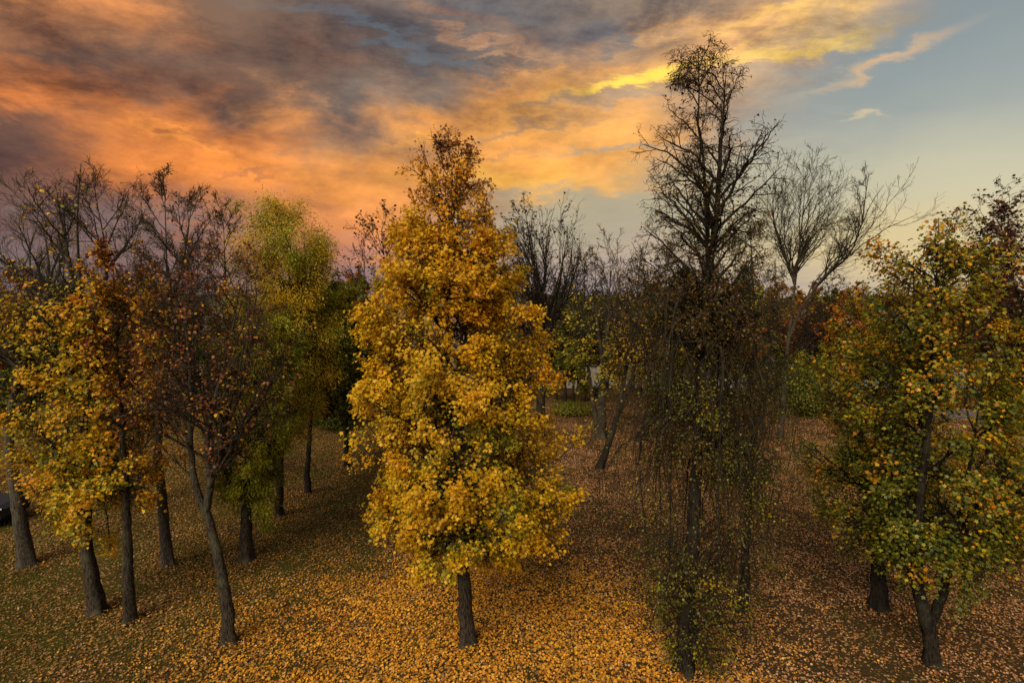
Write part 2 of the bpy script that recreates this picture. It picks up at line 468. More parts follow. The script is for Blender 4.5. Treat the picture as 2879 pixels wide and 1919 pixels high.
# leaf colours (albedo, linear)
GREEN = (.090, .110, .008); DGREEN = (.045, .060, .007); OLIVE = (.17, .155, .010); YGREEN = (.33, .30, .014)
GOLD = (.67, .385, .009); AMBER = (.68, .325, .009); ORANGE = (.58, .195, .010); RUST = (.20, .062, .016); BROWN = (.085, .035, .014); RED = (.13, .030, .014); PURP = (.060, .026, .022); YELLOW = (.56, .36, .025)

def tag(o, label=None, cat=None, group=None, kind=None):
    if label: o['label'] = label
    if cat: o['category'] = cat
    if group: o['group'] = group
    if kind: o['kind'] = kind
    return o
def empty(name, loc):
    o = bpy.data.objects.new(name, None); o.location = loc; o.empty_display_size = .3; COL.objects.link(o); return o

# ------------------------------------------------------------------ terrain
def ground_h(x, y):
    x = np.asarray(x, float); y = np.asarray(y, float)
    h = .05 * np.sin(x * .31 + .6) * np.cos(y * .23) + .03 * np.sin(x * .9 + y * .7)
    dr = np.clip((y - 52) / 75, 0, 1); h = h - 13.5 * dr * dr * (3 - 2 * dr)
    h = h - 3 * np.clip((y - 127) / 60, 0, 1)
    return h

# ------------------------------------------------------------------ trees
S_TAPER = [1.0]
def stem_mesh(pts3, r0, r1, flare, rng, n=40, sides=11):
    p = catmull(pts3, n); t = np.linspace(0, 1, n)
    L = np.linalg.norm(np.diff(p, axis=0), axis=1).sum(); s = t * L
    r = r1 + (r0 - r1) * (1 - t) ** S_TAPER[0]
    if flare: r = r * (1 + .38 * np.exp(-s / (.75 * r0)) + .10 * np.exp(-s / (3 * r0)))
    p = p + rng.normal(0, .25, p.shape) * np.minimum(r, .12)[:, None] * (t > .02)[:, None] * .5
    return p, r

def make_tree(name, label, S, rng_seed, group=None):
    """S: dict with pixel-traced stems at the tree's own distance, an outline, and habit"""
    rng = np.random.default_rng(rng_seed)
    bx, by = S['stems'][0][0]
    Y = S.get('Y') or depth(bx, by)
    base = P(bx, by, Y); gz = float(ground_h(base[0], base[1])); base = np.array([base[0], base[1], gz])
    stems = []
    for i, st in enumerate(S['stems']):
        q = np.array([P(a, b, Y) for a, b in st]) - base
        if i == 0: q[0] = (0, 0, -.12)
        lean = S.get('lean', [0] * 9)[i] if i < len(S.get('lean', [])) else 0
        q[:, 1] += lean * np.linspace(0, 1, len(q)) ** 1.5
        r0 = S['r'][i]
        S_TAPER[0] = S.get('taper', 1.25)
        stems.append(stem_mesh(q, r0, S.get('rt', .008), i == 0, rng))
    trunk_ch = []; chunks = []
    for k, (p, r) in enumerate(stems):
        V, F = tubes(p[None], r[None], 18, .03, rng, .20 if k == 0 else .06); trunk_ch.append((V, F, 0, None, True))
    def zof(py): return (P(bx, py, Y) - base)[2]
    S0 = S
    for zone in S0.get('zones', [{}]):
        S = dict(S0); S.update(zone)
        env = S['env']
        ez = []; el = []; er = []
        for (py, xl, xr) in sorted(env, key=lambda e: -e[0]):
            a = P(xl, py, Y) - base; b = P(xr, py, Y) - base
            ez.append(a[2]); el.append(a[0]); er.append(b[0])
        ez = np.array(ez); el = np.array(el); er = np.array(er)
        p0, r0_ = stems[0]
        # ---- primary limbs aimed at the outline
        n1 = S.get('n1', 45); bend = S.get('bend', 0.0)
        zz = rng.uniform(ez[0], ez[-1], 4000)
        wd = np.interp(zz, ez, er) - np.interp(zz, ez, el)
        zt = rng.choice(zz, n1, p=(wd ** S.get('pw', 1.0)) / (wd ** S.get('pw', 1.0)).sum())
        zt = np.sort(zt)
        use = S.get('use', range(len(stems)))
        allp = np.concatenate([stems[k][0] for k in use]); allr = np.concatenate([stems[k][1] for k in use])
        zlo = zof(S['low']); zhi = zof(S['high']) if 'high' in S else 1e9
        az = (np.arange(n1) * 2.39996 + rng.uniform(0, 1, n1))
        cx = np.interp(zt, p0[:, 2], p0[:, 0]); cx = np.clip(cx, np.interp(zt, ez, el) + .1, np.interp(zt, ez, er) - .1)
        cyy = np.interp(zt, p0[:, 2], p0[:, 1])
        rl = cx - np.interp(zt, ez, el); rr = np.interp(zt, ez, er) - cx
        c, s = np.cos(az), np.sin(az)
        rad = np.where(c > 0, rr, rl) * c * c + .5 * (rr + rl) * S.get('dep', .9) * s * s
        u = rng.uniform(.55, 1.0, n1) ** .7
        tgt = np.stack([cx + rad * u * c, cyy + rad * u * s, zt], -1)
        ang = math.radians(S.get('ang', 50))
        zs = zt - rad * u / math.tan(ang) * rng.uniform(.7, 1.2, n1)
        zs = np.where(zs < zlo, zlo + rng.random(n1) ** 1.3 * S.get('fan', .5), zs)
        zs = np.minimum(zs, min(zhi, allp[:, 2].max() * .985))
        start = np.zeros((n1, 3)); sr = np.zeros(n1)
        for i in range(n1):
            cost = np.abs(allp[:, 2] - zs[i]) * 2.5 + np.linalg.norm(allp[:, :2] - tgt[i, :2], axis=1) * .5 + (allp[:, 2] < zlo - .1) * 50
            k = int(np.argmin(cost)); start[i] = allp[k]; sr[i] = allr[k]
        dv = tgt - start; dl = np.linalg.norm(dv, axis=1)
        out = dv.copy(); out[:, 2] = 0; out = norm(out)
        d0 = norm(out * math.sin(ang) + np.array([0, 0, 1.]) * (math.cos(ang)))
        K1 = 12; tt = np.linspace(0, 1, K1)[None, :, None]
        mid = start + d0 * (dl * .5)[:, None] + np.array([0, 0, 1.]) * (bend * dl)[:, None]
        L1 = (1 - tt) ** 2 * start[:, None] + 2 * tt * (1 - tt) * mid[:, None] + tt ** 2 * tgt[:, None]
        wob = np.cumsum(rng.normal(0, S.get('wob', .035), (n1, K1, 3)), axis=1) * dl[:, None, None] * .35
        wob[:, 0] = 0; L1 = L1 + wob * np.linspace(0, 1, K1)[None, :, None] ** .5
        r1 = np.clip(np.minimum(sr * .55, .0125 * dl + .008) * S.get('l1r', 1), .008, .3)
        R1 = r1[:, None] * (1 - tt[..., 0]) ** .75 + .006
        # ---- secondary, tertiary, twigs
        q2 = S['l2']; B2, R2, i2 = kids(L1, R1, q2[0], .22, 1.0, q2[1], 14, q2[2], 8, q2[3], S.get('wig', .10), rng, .6, S.get('rmin', .005), .25, q2[4] if len(q2) > 4 else 4)
        q3 = S['l3']; B3, R3, i3 = kids(B2, R2, q3[0], .12, 1.0, q3[1], 16, q3[2], 6, q3[3], S.get('wig', .10), rng, .65, S.get('rmin', .005) * .8, .2, q3[4] if len(q3) > 4 else 2.5, .4)
        lv = [(B2, R2), (B3, R3)]
        if 'l4' in S:
            q4 = S['l4']; B4, R4, i4 = kids(B3, R3, q4[0], .1, 1.0, q4[1], 18, q4[2], 5, q4[3], S.get('wig', .1), rng, .8, S.get('rmin', .005) * .7, .12, q4[4] if len(q4) > 4 else 1.5, .3)
            lv.append((B4, R4))
        tip, tR = lv[-1]
        # ---- leaves
        V, F = tubes(L1, R1, 7, .04, rng); trunk_ch.append((V, F, 0, None, True))
        V, F = tubes(B2, R2, 5); trunk_ch.append((V, F, 0, None, True))
        for (b, r) in lv[1:]:
            V, F = tubes(b, r, 3); chunks.append((V, F, 0, None, True))
        for lf in S.get('leaves', []):
            per = lf['n']; n = len(tip) * per
            bi = np.repeat(np.arange(len(tip)), per); t = rng.uniform(.1, 1.05, n)
            pos, tg, _ = along(tip, tR, bi, np.clip(t, 0, 1))
            z = (pos[:, 2] - ez[0]) / (ez[-1] - ez[0])
            keep = rng.random(n) < np.interp(z, *zip(*lf.get('zd', [(0, 1), (1, 1)])))
            pc = rng.normal(0, 1, len(B2))
            pid = i3[i4[bi]] if 'l4' in S else i3[bi]
            cn = clump(pos, rng_seed + 5, lf.get('wl', 1.6))
            gp = lf.get('gap', 0)
            if gp: keep &= (clump(pos, rng_seed + 9, 1.1) + .35 * pc[pid] + rng.normal(0, .5, n)) > gp - 1.2
            if lf.get('shell'):
                ax = np.stack([np.interp(pos[:, 2], p0[:, 2], p0[:, 0]), np.interp(pos[:, 2], p0[:, 2], p0[:, 1])], -1)
                wz = np.maximum(np.interp(pos[:, 2], ez, er) - np.interp(pos[:, 2], ez, el), .4)
                keep &= rng.random(n) < np.interp(np.linalg.norm(pos[:, :2] - ax, axis=1) / wz, [.08, .32], [lf['shell'], 1])
            pos, tg, z, pid, cn = pos[keep], tg[keep], z[keep], pid[keep], cn[keep]; n = len(pos)
            if n == 0: continue
            pos = pos + rng.normal(0, lf.get('spread', .05), (n, 3))
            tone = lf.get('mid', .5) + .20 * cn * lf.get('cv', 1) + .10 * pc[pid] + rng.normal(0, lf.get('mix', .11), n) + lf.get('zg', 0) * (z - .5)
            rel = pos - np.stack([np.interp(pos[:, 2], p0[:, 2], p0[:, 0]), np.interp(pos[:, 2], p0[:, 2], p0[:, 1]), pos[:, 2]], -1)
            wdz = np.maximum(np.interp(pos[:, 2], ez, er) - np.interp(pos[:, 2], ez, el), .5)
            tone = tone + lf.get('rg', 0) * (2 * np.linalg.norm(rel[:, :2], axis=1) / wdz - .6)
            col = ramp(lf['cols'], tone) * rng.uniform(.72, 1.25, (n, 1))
            outw = norm(rel * [1, 1, 0] + 1e-6)
            up = norm(np.array([0, 0, 1.]) * lf.get('flat', .75) + outw * .45 + rng.normal(0, .45, (n, 3)))
            fwd = norm(tg * .5 + outw * .5 + rng.normal(0, .5, (n, 3)) - np.array([0, 0, lf.get('droop', .4)]))
            chunks.append(leaf_chunk(pos, up, fwd, rng.uniform(.55, 1.3, n) * lf['size'], col, lf['shape'], 1, rng))
    root = tag(empty(name, base), label, S0.get('cat', 'tree'), group)
    bk = BARK[S0.get('bark', 'dark')]
    build('trunk', trunk_ch, [bk], root)
    build('crown', chunks, [BARK[S0.get('twig', S0.get('bark', 'dark'))], LEAF], root)
    return root

def LV(cols, n, size, shape=MAPLE, **k): return dict(cols=cols, n=n, size=size, shape=shape, **k)
MAPLE_COLS = [DGREEN, GREEN, OLIVE, YGREEN, GOLD, AMBER, AMBER, ORANGE, RUST]
#TREES
# ------------------------------------------------------------------ ground, lake, hills
def grid_mesh(name, xs, ys, hf, m):
    X, Yg = np.meshgrid(xs, ys); Z = hf(X, Yg); V = np.stack([X, Yg, Z], -1).reshape(-1, 3)
    i = np.arange(len(xs) * len(ys)).reshape(len(ys), len(xs))
    F = np.stack([i[:-1, :-1], i[:-1, 1:], i[1:, 1:], i[1:, :-1]], -1).reshape(-1, 4)
    return build(name, [(V, F, 0, None, True)], [m])

def ground_material():
    m, nt, N, L = mat('leafy_ground')
    tc = N.new('ShaderNodeTexCoord'); out = N.new('ShaderNodeOutputMaterial')
    def noise(s, d, r=.6):
        n = N.new('ShaderNodeTexNoise'); n.inputs['Scale'].default_value = s; n.inputs['Detail'].default_value = d; n.inputs['Roughness'].default_value = r
        L.new(tc.outputs['Object'], n.inputs[0]); return n.outputs[0]
    def rampn(f, stops):
        r = N.new('ShaderNodeValToRGB'); L.new(f, r.inputs[0]); e = r.color_ramp.elements
        while len(e) < len(stops): e.new(.5)
        for i, (p, c) in enumerate(stops): e[i].position = p; e[i].color = (*c, 1)
        return r.outputs[0]
    def mix(f, a, b):
        x = N.new('ShaderNodeMix'); x.data_type = 'RGBA'
        for k, v in ((0, f), (6, a), (7, b)):
            if isinstance(v, bpy.types.NodeSocket): L.new(v, x.inputs[k])
            else: x.inputs[k].default_value = v if k == 0 else (*v, 1)
        return x.outputs[2]
    soil = rampn(noise(16, 4), [(.3, (.018, .011, .006)), (.7, (.075, .044, .021))])
    grass = rampn(noise(30, 4), [(.3, (.022, .022, .005)), (.7, (.085, .075, .014))])
    patch = rampn(noise(.35, 5), [(.36, (0, 0, 0)), (.58, (1, 1, 1))])
    sep_x = N.new('ShaderNodeSeparateXYZ'); L.new(tc.outputs['Object'], sep_x.inputs[0])
    lawn = N.new('ShaderNodeMapRange'); lawn.inputs[1].default_value = 4.0; lawn.inputs[2].default_value = -2.0; lawn.inputs[3].default_value = .18; L.new(sep_x.outputs[0], lawn.inputs[0])
    gm = N.new('ShaderNodeMath'); gm.operation = 'MULTIPLY'; L.new(patch, gm.inputs[0]); L.new(lawn.outputs[0], gm.inputs[1])
    base = mix(gm.outputs[0], soil, grass)
    # small fallen leaves as a fine mosaic
    vo = N.new('ShaderNodeTexVoronoi'); vo.inputs['Scale'].default_value = 13; L.new(tc.outputs['Object'], vo.inputs['Vector'])
    sp = N.new('ShaderNodeSeparateColor'); L.new(vo.outputs['Color'], sp.inputs[0])
    lc = rampn(sp.outputs[0], [(0, (.09, .035, .015)), (.35, (.24, .10, .035)), (.7, (.36, .19, .06)), (1, (.42, .25, .11))])
    dens = N.new('ShaderNodeMath'); dens.operation = 'LESS_THAN'; dens.inputs[1].default_value = .42
    L.new(sp.outputs[1], dens.inputs[0])
    near = N.new('ShaderNodeMath'); near.operation = 'LESS_THAN'; near.inputs[1].default_value = .45; L.new(vo.outputs['Distance'], near.inputs[0])
    mm = N.new('ShaderNodeMath'); mm.operation = 'MULTIPLY'; L.new(dens.outputs[0], mm.inputs[0]); L.new(near.outputs[0], mm.inputs[1])
    col = mix(mm.outputs[0], base, lc)
    b = N.new('ShaderNodeBsdfDiffuse'); L.new(col, b.inputs[0])
    bp = N.new('ShaderNodeBump'); bp.inputs['Strength'].default_value = .6; bp.inputs['Distance'].default_value = .04; L.new(noise(22, 4), bp.inputs['Height']); L.new(bp.outputs[0], b.inputs['Normal'])
    L.new(b.outputs[0], out.inputs[0])
    return m
ys = np.concatenate([np.linspace(-30, 6, 10), np.linspace(7, 60, 160), np.linspace(61, 140, 60), np.linspace(150, 400, 10)])
xs = np.concatenate([np.linspace(-420, -50, 30), np.linspace(-48, 48, 160), np.linspace(50, 420, 30)])
tag(grid_mesh('ground', xs, ys, ground_h, ground_material()), kind='structure')

def water_material():
    m, nt, N, L = mat('lake_water')
    b = N.new('ShaderNodeBsdfPrincipled'); out = N.new('ShaderNodeOutputMaterial')
    b.inputs['Base Color'].default_value = (.05, .06, .07, 1); b.inputs['Roughness'].default_value = .28; b.inputs['Specular IOR Level'].default_value = .22
    n = N.new('ShaderNodeTexNoise'); n.inputs['Scale'].default_value = .6; n.inputs['Detail'].default_value = 4
    tc = N.new('ShaderNodeTexCoord'); L.new(tc.outputs['Object'], n.inputs[0])
    bp = N.new('ShaderNodeBump'); bp.inputs['Strength'].default_value = .6; bp.inputs['Distance'].default_value = .4
    L.new(n.outputs[0], bp.inputs['Height']); L.new(bp.outputs[0], b.inputs['Normal']); L.new(b.outputs[0], out.inputs[0])
    return m
tag(grid_mesh('lake', np.array([-3000., 3000.]), np.array([90., 1500.]), lambda x, y: 0 * x - 13.0, water_material()), kind='structure')

def hill_h(x, y):
    v = 24 + 10 * np.sin(x * .004 + 1) + 8 * np.sin(x * .011 + 2) + 5 * np.sin(x * .027) + 2 * np.sin(x * .07 + y * .01)
    return -14 + (v + 10) * np.clip((y - 1300) / 500, 0, 1) ** .7
hm, hn, HN, HL = mat('far_wooded_hill')
_n = HN.new('ShaderNodeTexNoise'); _n.inputs['Scale'].default_value = .05; _n.inputs['Detail'].default_value = 6
_t = HN.new('ShaderNodeTexCoord'); HL.new(_t.outputs['Object'], _n.inputs[0])
_r = HN.new('ShaderNodeValToRGB'); HL.new(_n.outputs[0], _r.inputs[0])
_r.color_ramp.elements[0].position = .35; _r.color_ramp.elements[0].color = (.035, .045, .03, 1); _r.color_ramp.elements[1].position = .65; _r.color_ramp.elements[1].color = (.11, .08, .05, 1)
_b = HN.new('ShaderNodeBsdfDiffuse'); HL.new(_r.outputs[0], _b.inputs[0]); _o = HN.new('ShaderNodeOutputMaterial'); HL.new(_b.outputs[0], _o.inputs[0])
tag(grid_mesh('hills', np.linspace(-3500, 3500, 300), np.linspace(1300, 2300, 12), hill_h, hm), kind='structure')

# wet road glimpsed beyond the right hand maples
def road():
    xs_ = np.linspace(29, 75, 40); c = 44 + 1.2 * np.sin((xs_ - 29) * .07)
    V = []
    for x_, y_ in zip(xs_, c):
        for o in (-1.7, 1.7): V.append((x_, y_ + o, float(ground_h(x_, y_ + o)) + .05))
    F = np.array([(2 * i, 2 * i + 2, 2 * i + 3, 2 * i + 1) for i in range(39)])
    tag(build('road', [(np.array(V), F, 0, None, True)], [plain_material('worn_asphalt', (.10, .096, .10), .5)]), kind='structure')
road()
TREES = {}
def T(name, label, seed, **S):
    TREES[label] = make_tree(name, label, S, seed, S.get('group'))

# the golden maple in the middle of the lawn
T('maple_tree', 'golden yellow maple with a single dark trunk standing in a carpet of fallen leaves', 11,
  stems=[[(1075, 1482), (1068, 1380), (1064, 1290), (1060, 1180), (1056, 1090), (1040, 980), (1026, 900), (1012, 810), (1018, 700), (1034, 560), (1040, 430), (1030, 325)],
         [(1040, 980), (1050, 880), (1062, 760), (1078, 640), (1090, 540)]],
  r=[.20, .08], rt=.008, taper=1.2, bark='dark', dep=1.0,
  zones=[dict(env=[(312, 1010, 1050), (340, 990, 1090), (385, 935, 1108), (440, 940, 1115), (500, 920, 1150), (560, 890, 1180), (620, 860, 1190)], low=760, n1=52, ang=36, bend=.02,
            l2=(9, 40, .36, .08), l3=(6, 44, .45, .05), rmin=.0045,
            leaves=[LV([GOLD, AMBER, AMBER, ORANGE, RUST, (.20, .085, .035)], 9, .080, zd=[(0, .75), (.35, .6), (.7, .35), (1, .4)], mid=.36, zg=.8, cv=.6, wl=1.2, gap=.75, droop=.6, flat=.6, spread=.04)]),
         dict(env=[(500, 920, 1175), (560, 880, 1190), (620, 842, 1195), (680, 822, 1205), (740, 815, 1235), (800, 838, 1285), (870, 845, 1290), (930, 800, 1285), (980, 795, 1305), (1040, 835, 1325), (1100, 850, 1320), (1150, 842, 1320), (1200, 872, 1290), (1225, 890, 1280), (1260, 960, 1210), (1285, 1010, 1120)], low=1275, n1=125, ang=55, bend=.03,
            l2=(10, 44, .36, .03), l3=(9, 48, .45, .0), rmin=.0042,
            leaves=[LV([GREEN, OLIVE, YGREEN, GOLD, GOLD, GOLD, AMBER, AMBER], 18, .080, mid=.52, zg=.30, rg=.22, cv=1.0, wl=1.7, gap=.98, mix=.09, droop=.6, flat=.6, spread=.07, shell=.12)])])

# tall tree with hanging twigs
WEEP_ENV = [(560, 1490, 1745), (640, 1475, 1750), (760, 1465, 1765), (880, 1465, 1770), (1000, 1460, 1765), (1100, 1455, 1765), (1200, 1455, 1770), (1300, 1465, 1770), (1400, 1490, 1740)]
T('weeping_tree', 'tallest tree, dark and drooping, with hanging curtains of small leaves', 21,
  stems=[[(1572, 1540), (1580, 1380), (1592, 1200), (1602, 1050), (1612, 880), (1624, 700), (1627, 600), (1623, 500), (1614, 353), (1604, 295), (1606, 209), (1604, 115)],
         [(1626, 640), (1643, 520), (1650, 425), (1656, 334), (1662, 257), (1668, 160)]],
  r=[.22, .10], rt=.008, taper=1.25, bark='black', twig='brown',
  zones=[dict(env=[(92, 1580, 1650), (130, 1560, 1690), (190, 1540, 1705), (250, 1510, 1730), (310, 1490, 1780), (380, 1472, 1780), (440, 1475, 1765), (500, 1462, 1750), (580, 1450, 1765), (680, 1440, 1775), (780, 1445, 1780)], low=840, n1=84, pw=.7, ang=44, bend=.06, wob=.06, dep=.95,
           l2=(7, 46, .40, -.15), l3=(6, 50, .46, -.35), l4=(2, 50, .55, -.5, .5), wig=.22, rmin=.005,
           leaves=[LV([PURP, BROWN, BROWN, PURP], 1, .06, BLADE, zd=[(0, .1), (.5, .18), (1, .22)], droop=1.0, spread=.03), LV([BROWN, OLIVE, RUST, OLIVE, BROWN], 2, .055, OVAL, zd=[(0, .8), (.3, .55), (.5, .15), (.6, 0)], droop=1.0, spread=.04)]),
         dict(env=WEEP_ENV, low=1080, high=560, fan=4.0, n1=46, l1r=.6, ang=54, bend=.15, wob=.05, dep=.95,
           l2=(8, 55, .32, -.5, 2.0), l3=(6, 50, .9, -2.0, 2.3), l4=(2, 40, .8, -2.4, .9), wig=.16, rmin=.0042,
           leaves=[LV([BROWN, OLIVE, RUST, GREEN, OLIVE, OLIVE, YGREEN, GOLD], 5, .056, OVAL, zd=[(0, .9), (.45, .75), (.7, .35), (1, .1)], droop=1.0, spread=.03)]),
         dict(env=[(1180, 1460, 1780), (1290, 1450, 1780), (1360, 1455, 1760), (1430, 1490, 1735), (1500, 1520, 1680), (1538, 1540, 1620)], low=1500, fan=1.6, n1=36, ang=62, bend=.14, wob=.05,
           l2=(6, 55, .40, -.4, .9), l3=(5, 50, .7, -1.4, .9), l4=(2, 40, .8, -1.6, .6), wig=.16, rmin=.0045,
           leaves=[LV([DGREEN, OLIVE, GREEN, OLIVE, YGREEN, GOLD], 2, .06, OVAL, zd=[(0, 1), (1, .7)], droop=1.0, spread=.04)])])
T('drooping_tree', 'drooping dark tree close behind the tallest one, with curtains reaching the ground', 22,
  stems=[[(1712, 1330), (1716, 1200), (1722, 1080), (1730, 950), (1735, 800), (1730, 650), (1722, 520)],
         [(1722, 1080), (1750, 900), (1775, 760), (1770, 650)]], Y=15.4,
  r=[.15, .07], low=1120, fan=4.0, n1=30, l1r=.6, ang=52, bend=.12, bark='black', twig='brown', wob=.05, rt=.008,
  env=[(480, 1690, 1750), (560, 1650, 1790), (680, 1620, 1810), (800, 1600, 1815), (950, 1590, 1800), (1080, 1600, 1790), (1200, 1630, 1790), (1290, 1650, 1760)],
  l2=(8, 55, .36, -.5, 2.0), l3=(6, 50, .8, -2.2, 1.8), l4=(2, 40, .9, -2.5, 1.0), wig=.14, rmin=.0042,
  leaves=[LV([BROWN, GREEN, OLIVE, OLIVE, YGREEN], 3, .058, OVAL, zd=[(0, 1), (.5, .8), (1, .3)], droop=1.0, spread=.03, rg=.1)])

# left group
T('maple_tree', 'big grey trunk leaning in from the left edge with bare black upper branches', 31,
  stems=[[(62, 1297), (40, 1150), (20, 1000), (36, 890), (83, 800), (74, 710), (48, 640), (10, 570)],
         [(83, 800), (96, 700), (92, 600), (60, 500)], [(36, 890), (60, 830), (20, 790), (-60, 740)]],
  r=[.255, .13, .11], low=860, n1=42, ang=32, bend=-.03, bark='grey', lean=[0, .6, -1.0],
  env=[(360, -60, 110), (420, -120, 140), (520, -170, 160), (620, -180, 160), (720, -150, 170), (820, -120, 120)],
  l2=(7, 38, .42, .35), l3=(6, 40, .5, .4), l4=(3, 40, .5, .3),
  leaves=[LV([OLIVE, YGREEN, GOLD, GOLD, RUST], 1, .10, zd=[(0, .35), (.5, .12), (.7, .03), (1, .01)])])
T('maple_tree', 'yellow maple with tall bare black top, second trunk from the left edge', 32,
  stems=[[(226, 1407), (208, 1310), (196, 1230), (192, 1080), (198, 900), (194, 780), (186, 690), (181, 610), (178, 500), (186, 375)],
         [(186, 700), (150, 600), (125, 500), (105, 420)], [(194, 800), (240, 690), (265, 600), (262, 480)]],
  r=[.205, .08, .09], low=1150, n1=75, ang=40, bend=0, bark='dark', lean=[0, .6, -.6],
  env=[(352, 165, 215), (390, 85, 280), (470, 60, 310), (560, 60, 325), (660, 50, 330), (760, 40, 330), (900, 35, 330), (1040, 40, 330), (1140, 60, 330), (1220, 110, 300), (1260, 150, 260)],
  l2=(8, 40, .40, .3), l3=(6, 42, .5, .2), l4=(3, 42, .5, .2),
  leaves=[LV([DGREEN, OLIVE, YGREEN, GOLD, GOLD, AMBER, ORANGE], 6, .088, zd=[(0, 1), (.45, .9), (.6, .3), (.72, .05), (1, .01)], mid=.47, rg=.1, gap=.9, wl=1.3, mix=.18, spread=.12, droop=.6)])
T('maple_tree', 'slim straight trunk with sparse orange brown leaves, third trunk from the left edge', 33,
  stems=[[(299, 1432), (293, 1300), (289, 1140), (281, 1000), (270, 850), (264, 700), (260, 600)]],
  r=[.165], low=1150, n1=50, ang=45, bark='dark',
  env=[(570, 230, 330), (650, 200, 400), (780, 180, 420), (900, 170, 400), (1020, 190, 390), (1120, 220, 360), (1200, 240, 340)],
  l2=(8, 42, .38, .1), l3=(6, 44, .45, .05), 
  leaves=[LV([OLIVE, YGREEN, GOLD, AMBER, ORANGE, RUST, RED], 7, .085, mid=.45, gap=.85, zg=.45, mix=.22, droop=.6)])
T('bare_tree', 'grey trunk with a flared foot and a bare twiggy dark top', 34,
  stems=[[(386, 1303), (373, 1150), (364, 1040), (366, 900), (384, 720), (382, 580), (378, 430)], [(384, 720), (420, 600), (440, 470)]],
  r=[.19, .09], low=880, n1=50, ang=36, bark='grey', rmin=.007,
  env=[(398, 345, 415), (440, 315, 465), (500, 305, 475), (600, 295, 490), (720, 300, 490), (860, 310, 460)],
  l2=(8, 40, .40, .25), l3=(7, 42, .5, .1), l4=(3, 45, .5, .1),
  leaves=[LV([BROWN, RUST, PURP, BROWN], 1, .085, BLADE, zd=[(0, .3), (.6, .06), (1, .12)])])
T('red_brown_tree', 'crooked forking trunk at left with dull red brown leaves and grey twigs', 35,
  stems=[[(526, 1482), (522, 1400), (511, 1320), (494, 1250), (472, 1172), (452, 1122), (440, 1045), (436, 950), (436, 850), (428, 740), (440, 640)],
         [(472, 1172), (482, 1110), (470, 1040), (476, 950), (500, 850), (520, 740), (530, 650)],
         [(476, 1130), (514, 1030), (534, 950), (570, 860), (600, 760)]],
  r=[.175, .10, .08], low=1110, n1=46, ang=38, bend=0, bark='dark', lean=[0, .5, -.8], wob=.05,
  env=[(545, 350, 580), (600, 310, 660), (680, 285, 690), (780, 285, 705), (880, 310, 690), (960, 340, 680), (1040, 380, 640), (1100, 400, 570)],
  l2=(8, 42, .40, .15), l3=(6, 44, .46, .1), l4=(2, 45, .5, .1), wig=.13, rmin=.005,
  leaves=[LV([RUST, (.21, .055, .022), BROWN, RED, RUST, ORANGE, GOLD], 3, .075, BLADE, zd=[(0, .4), (.3, .7), (1, .8)], mid=.5, gap=.8, mix=.25, droop=.8)])
T('ash_tree', 'feathery yellow green tree just behind the crooked red brown one', 36,
  stems=[[(566, 1288), (566, 1180), (570, 1080), (572, 1000), (576, 900), (590, 780), (600, 700)]],
  r=[.22], low=1130, n1=55, ang=52, bark='dark', bend=.05,
  env=[(690, 560, 660), (780, 500, 690), (880, 490, 690), (980, 490, 690), (1080, 495, 670), (1150, 500, 655), (1200, 520, 620)],
  l2=(8, 45, .38, -.1), l3=(6, 45, .45, -.3),
  leaves=[LV([DGREEN, GREEN, OLIVE, YGREEN, YGREEN, YGREEN], 26, .13, NARROW, mid=.62, gap=.6, droop=1.0, flat=.8, spread=.08)])
T('ash_tree', 'tall olive yellow ash with a rounded feathery top against the orange cloud', 37,
  stems=[[(641, 1187), (643, 1100), (649, 950), (656, 780), (660, 690), (664, 610), (640, 490)], [(656, 770), (690, 680), (700, 580)]],
  r=[.17, .07], low=960, n1=110, pw=.5, ang=42, bark='black', bend=.05,
  env=[(458, 590, 670), (480, 560, 715), (520, 545, 745), (590, 530, 775), (680, 530, 785), (780, 530, 790), (880, 550, 780), (960, 570, 740), (1010, 590, 700)],
  l2=(8, 42, .36, .0), l3=(6, 45, .42, -.5),
  leaves=[LV([OLIVE, YGREEN, YGREEN, GOLD, GOLD], 28, .11, NARROW, mid=.55, gap=.85, droop=1.2, flat=.7, spread=.20, zd=[(0, 1), (.8, 1), (1, .7)])])
T('green_tree', 'thin black trunk with dark green leaves between the olive ash and the golden maple', 38,
  stems=[[(708, 1133), (706, 1080), (713, 980), (717, 880), (722, 780), (716, 690)]],
  r=[.15], low=900, n1=60, ang=52, bark='black',
  env=[(625, 660, 790), (690, 630, 840), (780, 620, 860), (860, 640, 850), (920, 660, 810), (950, 690, 760)],
  l2=(8, 45, .38, .0), l3=(6, 45, .42, -.1),
  leaves=[LV([DGREEN, GREEN, OLIVE, YGREEN, YGREEN], 12, .13, mid=.55, zg=.4, gap=.5)])
T('green_tree', 'short dark trunk half hidden by the left side of the golden maple, olive leaves', 39,
  stems=[[(795, 1073), (796, 1000), (791, 900), (795, 780), (800, 680)]],
  r=[.16], low=960, n1=60, ang=55, bark='black',
  env=[(620, 740, 860), (700, 690, 900), (800, 690, 920), (900, 700, 930), (960, 740, 920), (990, 770, 880)],
  l2=(8, 45, .38, .0), l3=(6, 45, .42, -.1),
  leaves=[LV([DGREEN, GREEN, OLIVE, BROWN, RUST], 12, .13, mid=.42, gap=.5)])
T('brown_tree', 'far brown leaved tree with a grey trunk seen between the left trunks', 40,
  stems=[[(316, 1163), (318, 1100), (320, 950), (330, 820), (335, 700)]],
  r=[.28], low=980, n1=50, ang=50, bark='grey',
  env=[(600, 280, 400), (680, 230, 440), (800, 210, 450), (920, 220, 430), (1000, 260, 400)],
  l2=(8, 45, .38, .0), l3=(6, 45, .42, 0),
  leaves=[LV([DGREEN, OLIVE, RUST, BROWN, RED], 5, .15, mid=.5, gap=.6)])
